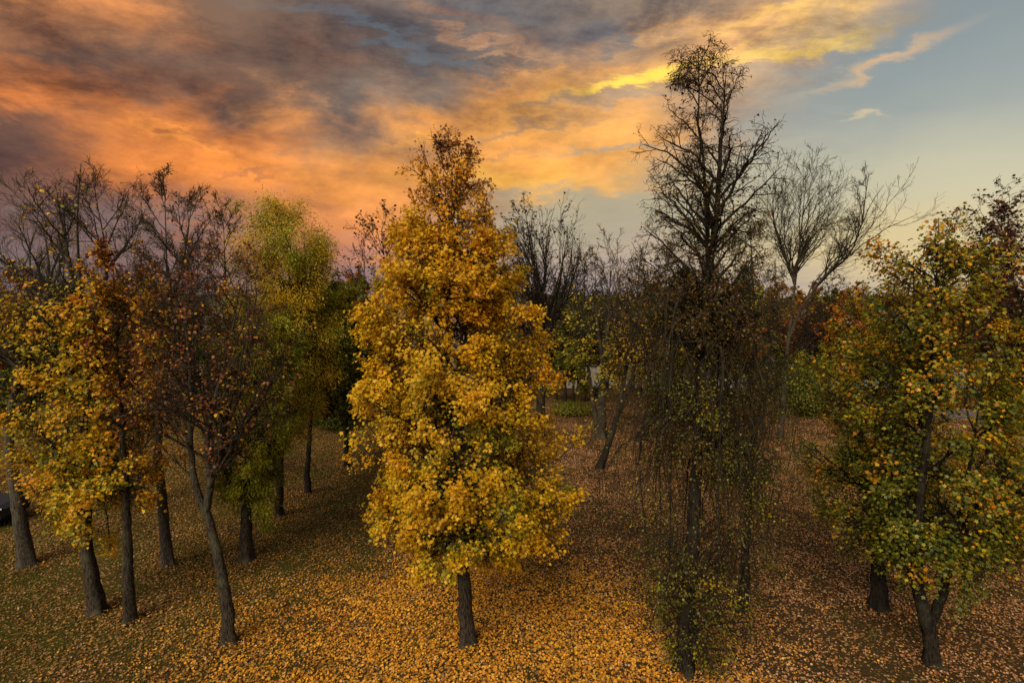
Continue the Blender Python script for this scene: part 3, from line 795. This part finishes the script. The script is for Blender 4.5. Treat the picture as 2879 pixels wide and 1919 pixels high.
T('brown_tree', 'far tree with two grey trunks side by side on the left lawn edge', 41,
  stems=[[(667, 988), (668, 940), (668, 850), (662, 740)], [(683, 988), (682, 930), (690, 830), (700, 740)]],
  r=[.26, .22], low=930, n1=50, ang=50, bark='grey',
  env=[(620, 600, 740), (700, 560, 780), (800, 560, 790), (880, 590, 770), (930, 620, 740)],
  l2=(8, 45, .38, .0), l3=(5, 45, .42, 0),
  leaves=[LV([DGREEN, OLIVE, OLIVE, GOLD, RUST], 5, .2, mid=.45, gap=.5)])
T('bare_tree', 'slender bare tree rising behind the red brown crown', 42,
  stems=[[(528, 1075), (524, 900), (520, 700), (516, 580), (512, 480)]],
  r=[.18], low=800, n1=34, ang=34, bark='black', rmin=.009,
  env=[(452, 490, 545), (500, 472, 565), (580, 465, 575), (680, 460, 580), (780, 480, 570)],
  l2=(7, 38, .42, .3), l3=(5, 40, .5, .2), l4=(2, 40, .5, .1),
  leaves=[LV([BROWN, OLIVE, BROWN], 1, .09, BLADE, zd=[(0, .5), (.5, .15), (1, .12)])])

# between the golden maple and the weeping tree
T('bare_tree', 'thinning brown tree behind the left shoulder of the golden maple', 51,
  stems=[[(932, 992), (926, 860), (906, 720), (885, 620), (875, 520)], [(926, 860), (860, 700), (830, 610)]],
  r=[.30, .12], low=800, n1=46, ang=36, bark='black', rmin=.010,
  env=[(472, 840, 930), (520, 800, 960), (575, 780, 980), (640, 800, 960), (740, 830, 960)],
  l2=(6, 36, .42, .3), l3=(4, 38, .5, .2), l4=(1, 40, .5, .1),
  leaves=[LV([PURP, BROWN, PURP, BROWN], 2, .17, MAPLE, zd=[(0, .5), (1, .55)])])
T('bare_tree', 'vase shaped bare tree with dotted brown leaves right behind the golden maple', 52,
  stems=[[(1238, 1002), (1244, 900), (1250, 830), (1246, 750), (1228, 640), (1215, 540), (1205, 480)], [(1250, 830), (1262, 720), (1290, 610), (1305, 520)], [(1246, 750), (1252, 640), (1258, 540), (1275, 470)]],
  r=[.34, .16, .13], low=790, n1=50, ang=26, bark='black', rmin=.010,
  env=[(452, 1180, 1290), (500, 1165, 1325), (570, 1165, 1338), (650, 1180, 1330), (740, 1200, 1300)],
  l2=(7, 34, .42, .35), l3=(5, 36, .5, .3), l4=(1, 38, .5, .2),
  leaves=[LV([PURP, BROWN, BROWN], 2, .16, MAPLE, zd=[(0, .25), (1, .42)])])
T('twin_stem_tree', 'twin stemmed tree with a thick dark foot on the far lawn, thin yellow leaves', 53,
  stems=[[(1380, 1003), (1383, 920), (1384, 840), (1372, 740), (1366, 600)], [(1374, 1000), (1362, 920), (1352, 850), (1336, 770), (1326, 660)], [(1384, 840), (1398, 720), (1402, 600)]],
  r=[.34, .20, .14], low=850, n1=50, ang=30, bark='dark', rmin=.010,
  env=[(522, 1330, 1410), (580, 1310, 1430), (680, 1300, 1450), (790, 1290, 1460), (870, 1300, 1450), (910, 1330, 1430)],
  l2=(7, 36, .42, .3), l3=(6, 40, .5, .2), l4=(1, 40, .5, .1),
  leaves=[LV([GREEN, OLIVE, YGREEN, GOLD, GOLD], 3, .15, MAPLE, zd=[(0, .9), (.35, .6), (.6, .12), (1, .03)])])
T('leaning_tree', 'slanting black trunk leaning right on the open lawn beside the golden maple', 54,
  stems=[[(1374, 1080), (1396, 1025), (1415, 965), (1430, 890), (1446, 800), (1462, 700), (1470, 600)], [(1415, 965), (1444, 890), (1470, 800), (1500, 700)]],
  r=[.21, .14], low=850, n1=42, ang=30, bark='black', rmin=.008,
  env=[(560, 1440, 1510), (640, 1410, 1550), (740, 1400, 1570), (840, 1400, 1560), (920, 1420, 1530)],
  l2=(7, 40, .42, .1), l3=(6, 42, .5, .0), l4=(1, 40, .5, 0),
  leaves=[LV([OLIVE, GOLD, BROWN, GOLD, RUST], 3, .12, BLADE, zd=[(0, .8), (.4, .5), (1, .1)], gap=.5)])
T('leaning_tree', 'thick slanting trunk dimly seen through the left curtain of the weeping tree', 55,
  stems=[[(1470, 1013), (1486, 965), (1502, 910), (1520, 800), (1530, 690), (1528, 590)]],
  r=[.30], low=850, n1=38, ang=36, bark='black', rmin=.010,
  env=[(540, 1490, 1560), (620, 1460, 1590), (740, 1440, 1600), (840, 1440, 1590), (900, 1450, 1570)],
  l2=(8, 40, .42, .1), l3=(6, 42, .5, .0), l4=(2, 40, .5, 0),
  leaves=[LV([BROWN, OLIVE, BROWN, GOLD], 2, .12, BLADE, zd=[(0, .7), (.4, .5), (1, .15)])])
T('bare_tree', 'upright dark tree directly behind the weeping tree trunk', 56,
  stems=[[(1634, 1020), (1633, 900), (1640, 750), (1650, 620)], [(1633, 900), (1690, 740), (1710, 600)]],
  r=[.28, .13], low=860, n1=36, ang=36, bark='black', rmin=.010,
  env=[(520, 1590, 1720), (600, 1540, 1760), (720, 1520, 1780), (840, 1530, 1780), (910, 1560, 1750)],
  l2=(8, 40, .42, .1), l3=(6, 42, .5, .0), l4=(2, 40, .5, 0),
  leaves=[LV([BROWN, OLIVE, RUST], 2, .12, BLADE, zd=[(0, .8), (.5, .5), (1, .2)])])
T('bare_tree', 'bare ash with a fan of fine twigs and one long limb arching right', 57,
  stems=[[(1792, 1010), (1802, 880), (1812, 770), (1826, 655), (1836, 570), (1846, 470), (1852, 400)],
         [(1812, 775), (1848, 695), (1900, 632), (1950, 585), (1980, 515), (2000, 470), (2030, 425)], [(1826, 655), (1800, 560), (1790, 470)], [(1980, 515), (1988, 450), (1996, 400)]],
  r=[.20, .12, .08, .05], rt=.012, bark='dark', rmin=.008, lean=[0, 0, 1.2, 0], wob=.05, wig=.13,
  l2=(7, 34, .42, .40), l3=(5, 38, .5, .3), l4=(2, 42, .5, .1),
  zones=[dict(use=[0, 2], env=[(345, 1815, 1890), (380, 1775, 1930), (440, 1755, 1950), (500, 1750, 1940), (560, 1770, 1890)], low=640, n1=42, ang=28, leaves=[]),
         dict(use=[1, 3], env=[(378, 1985, 2062), (430, 1972, 2092), (490, 1960, 2085), (550, 1930, 2010), (600, 1890, 1960)], low=690, n1=26, ang=26, pw=.6, leaves=[])])
T('thin_tree', 'thin straight dark stem at the far lawn edge, nearer the golden maple than its neighbour', 58,
  stems=[[(1300, 934), (1297, 850), (1295, 770), (1296, 690)]], r=[.16], low=870, n1=36, ang=48, bark='black', rmin=.010,
  env=[(640, 1275, 1315), (720, 1255, 1335), (800, 1250, 1340), (880, 1260, 1330)],
  l2=(7, 42, .42, .1), l3=(5, 42, .5, 0),
  leaves=[LV([DGREEN, GREEN, OLIVE, GOLD], 4, .17, MAPLE, zd=[(0, .8), (1, .3)])])
T('thin_tree', 'thin straight dark stem at the far lawn edge, nearer the twin stemmed tree', 59,
  stems=[[(1315, 936), (1318, 860), (1322, 790), (1324, 700)]], r=[.15], low=870, n1=36, ang=48, bark='black', rmin=.010,
  env=[(660, 1300, 1345), (740, 1285, 1360), (810, 1280, 1365), (880, 1290, 1350)],
  l2=(7, 42, .42, .1), l3=(5, 42, .5, 0),
  leaves=[LV([GREEN, OLIVE, YGREEN, GOLD], 4, .17, MAPLE, zd=[(0, .8), (1, .3)])])

# right group
T('maple_tree', 'green and orange maple with a plain single trunk, left of the forked one', 61,
  stems=[[(2020, 1404), (2017, 1330), (2020, 1260), (2030, 1120), (2042, 950), (2060, 800), (2085, 680), (2100, 590)]],
  r=[.22], low=1260, n1=80, ang=56, bark='black', bend=.05,
  env=[(590, 2060, 2160), (640, 1980, 2200), (700, 1925, 2210), (770, 1885, 2200), (840, 1865, 2200), (920, 1850, 2180), (1010, 1842, 2180), (1100, 1848, 2170), (1190, 1870, 2150), (1260, 1920, 2130), (1300, 1950, 2080)],
  l2=(9, 44, .36, .05), l3=(7, 45, .42, 0),
  leaves=[LV([DGREEN, GREEN, GREEN, OLIVE, OLIVE, YGREEN, AMBER, ORANGE, RUST], 10, .086, mid=.44, zg=.28, cv=.7, mix=.20, rg=.10, gap=1.05, shell=.3, spread=.12, droop=.6)])
T('maple_tree', 'maple on a forked black trunk with green and orange leaves and a thin brown top', 62,
  stems=[[(2140, 1528), (2137, 1470), (2122, 1415), (2110, 1350), (2106, 1280), (2112, 1150), (2130, 1000), (2142, 850), (2150, 660), (2156, 500)],
         [(2132, 1440), (2156, 1390), (2178, 1310), (2200, 1200), (2235, 1020), (2260, 850)]],
  r=[.18, .12], low=1270, n1=95, ang=52, bark='black', bend=.04,
  env=[(466, 2125, 2195), (510, 2075, 2240), (570, 2030, 2265), (640, 2000, 2300), (740, 1990, 2320), (860, 1990, 2330), (1000, 1990, 2340), (1120, 2000, 2350), (1210, 2020, 2345), (1290, 2055, 2330), (1365, 2100, 2280)],
  l2=(9, 44, .36, .05), l3=(7, 45, .42, 0),
  leaves=[LV([DGREEN, GREEN, GREEN, OLIVE, OLIVE, YGREEN, AMBER, ORANGE, RUST], 10, .083, mid=.46, zg=.34, cv=.7, mix=.19, rg=.1, gap=1.05, shell=.3, spread=.12, droop=.6, zd=[(0, .9), (.8, 1), (1, .6)])])
T('dark_tree', 'purple brown tree at the right edge with a leaning black trunk', 63,
  stems=[[(2278, 1188), (2298, 1085), (2322, 1006), (2328, 930), (2334, 820), (2330, 690), (2322, 560)], [(2328, 930), (2370, 780), (2390, 620)]],
  r=[.24, .13], low=900, n1=70, ang=46, bark='black', bend=.03,
  env=[(430, 2320, 2420), (480, 2260, 2460), (540, 2230, 2480), (620, 2220, 2480), (700, 2230, 2480), (800, 2240, 2480), (880, 2260, 2460)],
  l2=(8, 44, .38, .1), l3=(6, 45, .45, 0), l4=(1, 45, .5, 0),
  leaves=[LV([PURP, BROWN, PURP, RUST, BROWN], 7, .115, MAPLE, mid=.45, gap=.7, zd=[(0, .8), (1, .7)])])
T('maple_tree', 'orange and green maple cut off by the right edge, below the purple brown crown', 64,
  stems=[[(2390, 1330), (2386, 1200), (2380, 1050), (2385, 900), (2380, 780)]],
  r=[.22], low=1180, n1=60, ang=58, bark='black',
  env=[(720, 2300, 2450), (820, 2240, 2500), (950, 2215, 2520), (1080, 2210, 2520), (1200, 2215, 2520), (1290, 2260, 2480)],
  l2=(8, 44, .38, .0), l3=(6, 45, .42, 0),
  leaves=[LV([DGREEN, GREEN, OLIVE, GOLD, AMBER, ORANGE], 12, .09, mid=.52, gap=.85, cv=.4, mix=.25, droop=.6)])
# ------------------------------------------------------------------ trees beyond the lawn
def children_of(o): return [c for c in bpy.data.objects if c.parent == o]
def copy_tree(root, kids_, loc, rotz, sc, label, group):
    r = root.copy(); COL.objects.link(r); r.location = loc; r.rotation_euler = (0, 0, rotz); r.scale = (sc, sc, sc * 1.0)
    r['label'] = label; r['group'] = group
    for k in kids_:
        c = k.copy(); COL.objects.link(c); c.parent = r
    return r

def proto(name, label, seed, leaves, bark, ang, dens=1.0, hgt=11.0, wid=5.0, low=.25, group='trees beyond the lawn', l4=True, bend=0.02, zpow=None):
    """a background tree built straight in metres, through the same grower (pixel scale 100 px = 1 m at 13 m)"""
    Y = 60.0
    cx0, cy0 = 1176.0, None
    # find pixel rows for heights at that distance
    x, y, z = 0, Y, 0
    def row(h):
        lo, hi = -400.0, 2000.0
        for _ in range(40):
            m = (lo + hi) / 2
            if P(1176, m, Y)[2] > h: lo = m
            else: hi = m
        return lo
    g = float(ground_h(0, Y))
    ppm = F0 / Y / 1.0
    st = [(1176 + R_.normal(0, .15) * ppm * k, row(g + hgt * t)) for k, t in enumerate((0, .12, .3, .5, .7, .9))]
    hs = [low, low + .12, .45, .6, .75, .88, 1.0]
    ws = [.55, .85, 1.0, .98, .8, .5, .16]
    env = [(row(g + hgt * h), 1176 - wid / 2 * w * ppm * R_.uniform(.85, 1.15), 1176 + wid / 2 * w * ppm * R_.uniform(.85, 1.15)) for h, w in zip(hs, ws)]
    S = dict(stems=[st], Y=Y, r=[hgt * .018], low=row(g + hgt * low), n1=int(42 * dens), ang=ang, bark=bark, env=env, bend=bend, rt=.01,
             l2=(7, 42, .40, .12), l3=(5, 44, .48, .08), rmin=.012, leaves=leaves)
    if l4: S['l4'] = (2, 42, .5, .1)
    return make_tree(name, label, S, seed, group)

PROTOS = {}
GRP = 'trees beyond the lawn'
LBL = {
 'bare': 'bare twiggy tree standing beyond the far lawn edge',
 'gold': 'yellow olive tree standing beyond the far lawn edge',
 'dark': 'dark green bushy tree standing beyond the far lawn edge',
 'rust': 'rust brown tree standing beyond the far lawn edge',
}
PROTOS['bare'] = proto('bare_tree', LBL['bare'], 201, [LV([PURP, BROWN], 2, .16, BLADE, zd=[(0, .6), (.5, .35), (1, .2)])], 'black', 36, wid=6.5, dens=1.5)
PROTOS['gold'] = proto('yellow_tree', LBL['gold'], 202, [LV([DGREEN, OLIVE, YGREEN, GOLD, RUST], 5, .19, mid=.5, gap=.5)], 'black', 50, wid=6)
PROTOS['dark'] = proto('green_tree', LBL['dark'], 203, [LV([DGREEN, GREEN, DGREEN, OLIVE, OLIVE], 7, .20, mid=.45, gap=.4)], 'black', 55, low=.08, wid=7)
PROTOS['rust'] = proto('brown_tree', LBL['rust'], 204, [LV([BROWN, RUST, ORANGE, RUST, BROWN], 4, .18, mid=.45, gap=.6)], 'black', 46, wid=6)
KIDS = {k: children_of(v) for k, v in PROTOS.items()}
# (pixel column, distance, top row, kind)
FAR = [(30, 46, 600, 'rust'), (120, 52, 640, 'dark'), (205, 40, 680, 'rust'), (270, 58, 610, 'bare'), (345, 44, 690, 'gold'), (420, 55, 620, 'bare'), (470, 48, 700, 'dark'),
 (560, 58, 660, 'gold'), (620, 47, 760, 'dark'), (700, 56, 640, 'gold'), (760, 50, 680, 'dark'), (820, 60, 615, 'rust'), (860, 53, 700, 'dark'), (930, 50, 760, 'dark'), (1000, 56, 720, 'gold'), (1090, 54, 740, 'dark'),
 (1150, 60, 640, 'bare'), (1200, 55, 760, 'dark'), (1270, 62, 700, 'bare'), (1330, 66, 740, 'gold'), (1390, 62, 690, 'bare'), (1420, 56, 800, 'gold'), (1460, 64, 660, 'bare'), (1520, 58, 640, 'rust'), (1560, 52, 760, 'gold'),
 (1610, 60, 620, 'bare'), (1680, 55, 640, 'rust'), (1740, 60, 600, 'bare'), (1770, 50, 760, 'dark'), (1840, 52, 800, 'gold'), (1880, 58, 680, 'bare'), (1920, 62, 620, 'bare'), (1960, 56, 650, 'rust'), (2010, 50, 700, 'gold'),
 (2080, 58, 640, 'bare'), (2140, 48, 720, 'dark'), (2200, 55, 650, 'rust'), (2260, 60, 600, 'bare'), (2300, 46, 760, 'dark'), (2345, 58, 640, 'gold'), (-40, 60, 620, 'bare'), (2400, 52, 660, 'dark'),
 (1355, 72, 655, 'gold'), (1500, 70, 630, 'gold'), (1800, 66, 640, 'rust'), (1860, 70, 650, 'rust'), (1905, 66, 655, 'gold'), (1945, 72, 660, 'dark'), (760, 66, 625, 'rust'), (805, 68, 630, 'dark'), (1650, 70, 620, 'rust'), (1560, 66, 640, 'rust'), (60, 66, 640, 'rust'), (160, 64, 640, 'bare'), (330, 66, 630, 'rust'), (1750, 72, 640, 'gold'), (1400, 80, 660, 'gold'), (1260, 82, 660, 'gold'), (1840, 80, 670, 'dark'),
 (10, 40, 760, 'dark'), (-30, 48, 700, 'rust'), (60, 56, 720, 'gold'), (1345, 58, 570, 'bare'), (1480, 56, 570, 'bare'), (1190, 58, 560, 'bare'), (1600, 50, 600, 'gold'), (1700, 48, 700, 'rust'),
 (1345, 50, 850, 'gold'), (1280, 51, 830, 'gold'), (1425, 50, 860, 'gold'), (1470, 52, 800, 'gold'), (1235, 52, 850, 'dark'), (1530, 52, 850, 'gold'), (1760, 51, 860, 'gold'), (1900, 52, 780, 'gold'), (1372, 53, 870, 'dark'), (1432, 54, 880, 'dark'), (1500, 52, 880, 'dark'), (1268, 54, 880, 'dark'), (1580, 53, 880, 'dark'), (1660, 53, 870, 'dark')]
rr = np.random.default_rng(5)
used = set()
for px, Y, top, kind in FAR:
    p = P(px, top, Y); g = float(ground_h(p[0], Y)); h = p[2] - g
    sc = h / 11.0
    if kind not in used:
        used.add(kind); o = PROTOS[kind]; o.location = (p[0], Y, g); o.scale = (sc,) * 3; o.rotation_euler = (0, 0, rr.uniform(0, 6.28))
    else:
        copy_tree(PROTOS[kind], KIDS[kind], (p[0], Y, g), rr.uniform(0, 6.28), sc, LBL[kind], GRP)

# ------------------------------------------------------------------ shrubs at the lawn edge
def shrub(label, px, py, w, h, cols, seed, size=.09, n=5000):
    rng = np.random.default_rng(seed)
    Y = depth(px, py); b = P(px, py, Y); b[2] = float(ground_h(b[0], b[1])) - .03
    root = tag(empty('shrub', b), label, 'shrub')
    m = 26
    d = np.stack([rng.normal(0, .6, m), rng.normal(0, .6, m), np.ones(m)], -1)
    Q, S = grow(rng.normal(0, .12, (m, 3)) * [1, 1, 0], d, rng.uniform(.6, 1.0, m) * h, np.full(m, .02), .006, 7, .1, .12, rng)
    B, R, _ = kids(Q, S, 8, .2, 1, 45, 15, .45, 5, .1, .12, rng, rmin=.005)
    V, F = tubes(Q, S, 5); V2, F2 = tubes(B, R, 3)
    build('stem', [(V, F, 0, None, True), (V2, F2, 0, None, True)], [BARK['black']], root)
    u = norm(rng.normal(0, 1, (n, 3))) * (rng.uniform(.25, 1, n) ** .5)[:, None]
    lump = 1 + .22 * clump(u * [w, w, h], seed, .9)
    pos = u * lump[:, None] * [w / 2, w / 2, h / 2] + [0, 0, h * .5]
    ok = pos[:, 2] > .02; pos = pos[ok]; u = u[ok]; k = len(pos)
    tone = .5 + .2 * clump(pos, seed + 1, .8) + rng.normal(0, .15, k)
    build('foliage', [leaf_chunk(pos, u + [0, 0, .5] + rng.normal(0, .5, (k, 3)), rng.normal(0, 1, (k, 3)) - [0, 0, .4], rng.uniform(.7, 1.3, k) * size, ramp(cols, tone) * rng.uniform(.75, 1.25, (k, 1)), BLADE, 0, rng)], [LEAF], root)
shrub('dark green bush on the lawn edge beside the left flank of the golden maple', 775, 985, 3.2, 2.6, [DGREEN, DGREEN, GREEN, OLIVE], 301, .12, 6000)
shrub('small olive bush by the twin grey trunks on the left lawn edge', 735, 972, 1.6, 1.1, [DGREEN, OLIVE, OLIVE, YGREEN], 302, .09, 2500)
shrub('low bright green bush at the foot of the thin dark stems', 1312, 950, 3.4, 1.1, [GREEN, OLIVE, YGREEN], 303, .10, 3500)
shrub('rounded green bush behind the weeping tree, left of the green and orange maple', 1850, 955, 4.0, 4.2, [DGREEN, GREEN, OLIVE, YGREEN], 304, .15, 7000)
shrub('dark bush seen through the golden maple low on its left', 985, 975, 4.2, 2.6, [DGREEN, DGREEN, GREEN], 305, .13, 6000)
shrub('brownish green bush half behind the slanting trunk of the weeping tree', 1555, 965, 3.4, 2.0, [DGREEN, OLIVE, BROWN], 306, .12, 5000)

# ------------------------------------------------------------------ parked car at the left edge
def prism(profile, y0, y1, bev=.0):
    """side profile (x, z) swept across y, the flanks drawn in a little towards the roof"""
    p = np.array(profile); n = len(p); zc = np.clip((p[:, 1] - .75) / .7, 0, 1) * .16
    a = np.stack([p[:, 0], y0 + zc, p[:, 1]], -1); b_ = np.stack([p[:, 0], y1 - zc, p[:, 1]], -1)
    V = np.concatenate([a, b_]); i = np.arange(n); j = (i + 1) % n
    return V, np.stack([i, j, j + n, i + n], -1), np.stack([np.arange(n), np.arange(n) + n])
def car():
    Y = depth(-94, 1204); b = P(-94, 1204, Y); b[2] = float(ground_h(b[0], b[1]))
    root = tag(empty('parked_car', b), 'dark parked car mostly hidden behind the leaning grey trunk and leaves at the left edge', 'car'); root.rotation_euler = (0, 0, math.radians(8))
    paint = plain_material('dark_paint', (.014, .014, .018), .45, .3); glass = plain_material('car_glass', (.01, .012, .014), .06, .6); rub = plain_material('tyre_rubber', (.012, .012, .012), .8); alloy = plain_material('rim_alloy', (.22, .22, .23), .35, .5, .8)
    prof = [(-2.1, .35), (-2.14, .62), (-2.06, .86), (-1.75, .95), (-1.35, 1.40), (-1.05, 1.47), (.25, 1.46), (.55, 1.40), (1.15, .98), (1.9, .86), (2.1, .72), (2.14, .45), (2.05, .28), (1.68, .26), (1.62, .48), (1.35, .66), (1.05, .48), (.99, .26), (-.99, .26), (-1.05, .48), (-1.35, .66), (-1.62, .48), (-1.68, .26), (-2.0, .28)]
    V, F, E = prism(prof, -.86, .86)
    build('body', [(V, F, 0, None, False), (V, E, 0, None, False)], [paint], root)
    for y_, s in ((-.872, -1), (.872, 1)):
        for pr in ([(-1.5, .98), (-1.2, 1.36), (-.42, 1.39), (-.42, .98)], [(-.34, .98), (-.34, 1.39), (.3, 1.38), (.9, .98)]):
            q = np.array([(x_, y_ - s * np.clip((z_ - .75) / .7, 0, 1) * .16, z_) for x_, z_ in pr])
            build('side_window', [(np.concatenate([q, q - [0, s * .01, 0]]), np.array([(0, 1, 2, 3), (7, 6, 5, 4), (0, 4, 5, 1), (1, 5, 6, 2), (2, 6, 7, 3), (3, 7, 4, 0)]), 0, None, False)], [glass], root)
    for x_ in (-1.35, 1.35):
        for y_ in (-.78, .78):
            t_ = np.linspace(-.1, .1, 3); c = np.zeros((1, 5, 3)); c[0, :, 0] = x_; c[0, :, 1] = y_ + np.array([-.11, -.10, 0, .10, .11]); c[0, :, 2] = .31
            V, F = tubes(c, np.array([[.02, .31, .32, .31, .02]]), 20); w_ = build('wheel', [(V, F, 0, None, False)], [rub], root)
            c2 = c.copy(); c2[0, :, 1] = y_ + np.array([-.122, -.118, 0, .118, .122])
            V, F = tubes(c2, np.array([[.01, .19, .2, .19, .01]]), 12); build('rim', [(V, F, 0, None, False)], [alloy], w_)
    for y_ in (-.62, .62):
        V, F = tubes(np.array([[(2.02, y_, .70), (2.09, y_, .70), (2.115, y_, .70)]]), np.array([[.10, .09, .01]]), 10); build('headlight', [(V, F, 0, None, False)], [glass], root)
car()
# ------------------------------------------------------------------ fallen leaves
def litter():
    rng = np.random.default_rng(99)
    n = 1600000
    y = np.sqrt(rng.uniform(11.0 ** 2, 50.0 ** 2, n)); x = rng.uniform(-1, 1, n) * (y * 1.12 + 4)
    mx, my = TREES_MAIN
    dm = np.hypot((x - mx) / 1.25, y - my)
    hot = np.exp(-(np.maximum(dm - 2.5, 0) / 3.5) ** 2)
    left = np.clip((-x - 1) / 6, 0, 1); right = np.clip((x - 3) / 5, 0, 1)
    pt = np.stack([x, y, 0 * x], -1)
    cn = clump(pt, 3, 5.0); cf = clump(pt, 4, 1.1); cn2 = clump(pt, 8, 2.6)
    d = .36 + .60 * hot - .02 * right + .24 * cn2 + .16 * cf + .10 * cn + .06 * left - .02 * np.clip((-x - 8) / 4, 0, 1) * np.clip((20 - y) / 4, 0, 1)
    d = d * np.interp(y, [11, 22, 34, 50], [1, 1, .8, .5])
    foot = np.zeros(n)
    for bx, by, br in FEET: foot = np.maximum(foot, np.exp(-(np.maximum(np.hypot(x - bx, y - by) - br, 0) / (1.4 * br)) ** 2))
    d = d + .5 * foot
    k = rng.random(n) < np.clip(d, .05, 1)
    x, y, hot, left, right, cn, cf = x[k], y[k], hot[k], left[k], right[k], cn[k], cf[k]; n = len(x)
    z = ground_h(x, y) + rng.uniform(.008, .05, n) + rng.uniform(0, .10, n) * foot[k]
    PINK = (.50, .265, .13); TAN = (.36, .155, .050); GOLDL = (.66, .33, .022); AMB = (.60, .23, .018); DBR = (.11, .045, .02)
    tone = rng.random(n) ** .8 * .9 + .05 * cn
    dry = ramp([(.13, .048, .018), (.26, .095, .030), TAN, PINK, (.56, .35, .19)], tone)
    gold = ramp([(.16, .06, .015), (.34, .12, .018), AMB, GOLDL, AMB, GOLDL, (.58, .32, .12)], tone)
    olive = ramp([(.08, .04, .014), (.17, .09, .018), (.28, .15, .024), (.38, .22, .05)], tone)
    wg = (np.clip(hot * .95 + .12 * cf, 0, 1) > rng.random(n))[:, None]
    wo = ((left * .75) > rng.random(n))[:, None]
    col = np.where(wg, gold, np.where(wo, olive, dry) * (1.0 - .14 * left[:, None])) * rng.uniform(.7, 1.2, (n, 1))
    up = norm(np.array([0, 0, 1.]) + rng.normal(0, .30, (n, 3)))
    sz = rng.uniform(.032, .072, n) * (1 + .30 * hot)
    ch = []
    far = y > 24
    pos = np.stack([x, y, z], -1)
    f = rng.normal(0, 1, (n, 3))
    ch.append(leaf_chunk(pos[~far], up[~far], f[~far], sz[~far], col[~far], BLADE * [1.25, 1], 0, rng, .7))
    ch.append(leaf_chunk(pos[far], up[far], f[far], sz[far] * 1.1, col[far], OVAL * [1.2, 1], 0, rng, .7))
    tag(build('fallen_leaves', ch, [LITTER]), kind='stuff')
_p = P(1075, 1482, depth(1075, 1482)); TREES_MAIN = (float(_p[0]), float(_p[1]))
FEET = [(o.location.x, o.location.y, .35) for o in TREES.values() if o.location.y < 34]
litter()


def grass():
    rng = np.random.default_rng(77); n = 260000
    y = np.sqrt(rng.uniform(11.0 ** 2, 30.0 ** 2, n)); x = rng.uniform(-1, 1, n) * (y * .98 + 1)
    pt = np.stack([x, y, 0 * x], -1)
    d = -.10 + .45 * clump(pt, 15, 3.2) + .30 * clump(pt, 16, .9) + .35 * np.clip((-x - 7) / 4, 0, 1) * np.clip((21 - y) / 5, 0, 1) + .20 * np.clip((-x - 1) / 4, 0, 1) - .35 * np.clip((x - 1) / 3, 0, 1)
    k = rng.random(n) < np.clip(d, .03, .9); pt = pt[k]; n = len(pt); pt[:, 2] = ground_h(pt[:, 0], pt[:, 1])
    up = rng.normal(0, 1, (n, 3)) * [1, 1, .1]; fwd = np.array([0, 0, 1.]) + rng.normal(0, .45, (n, 3))
    col = ramp([(.10, .075, .02), (.070, .080, .010), (.085, .105, .012), (.15, .14, .02)], rng.random(n)) * rng.uniform(.7, 1.2, (n, 1))
    tag(build('grass', [leaf_chunk(pt, up, fwd, rng.uniform(.04, .11, n), col, np.array([(-.10, 0), (.10, 0), (.06, .6), (0, 1.), (-.06, .6)]), 0, rng, .3)], [LITTER]), kind='stuff')
grass()
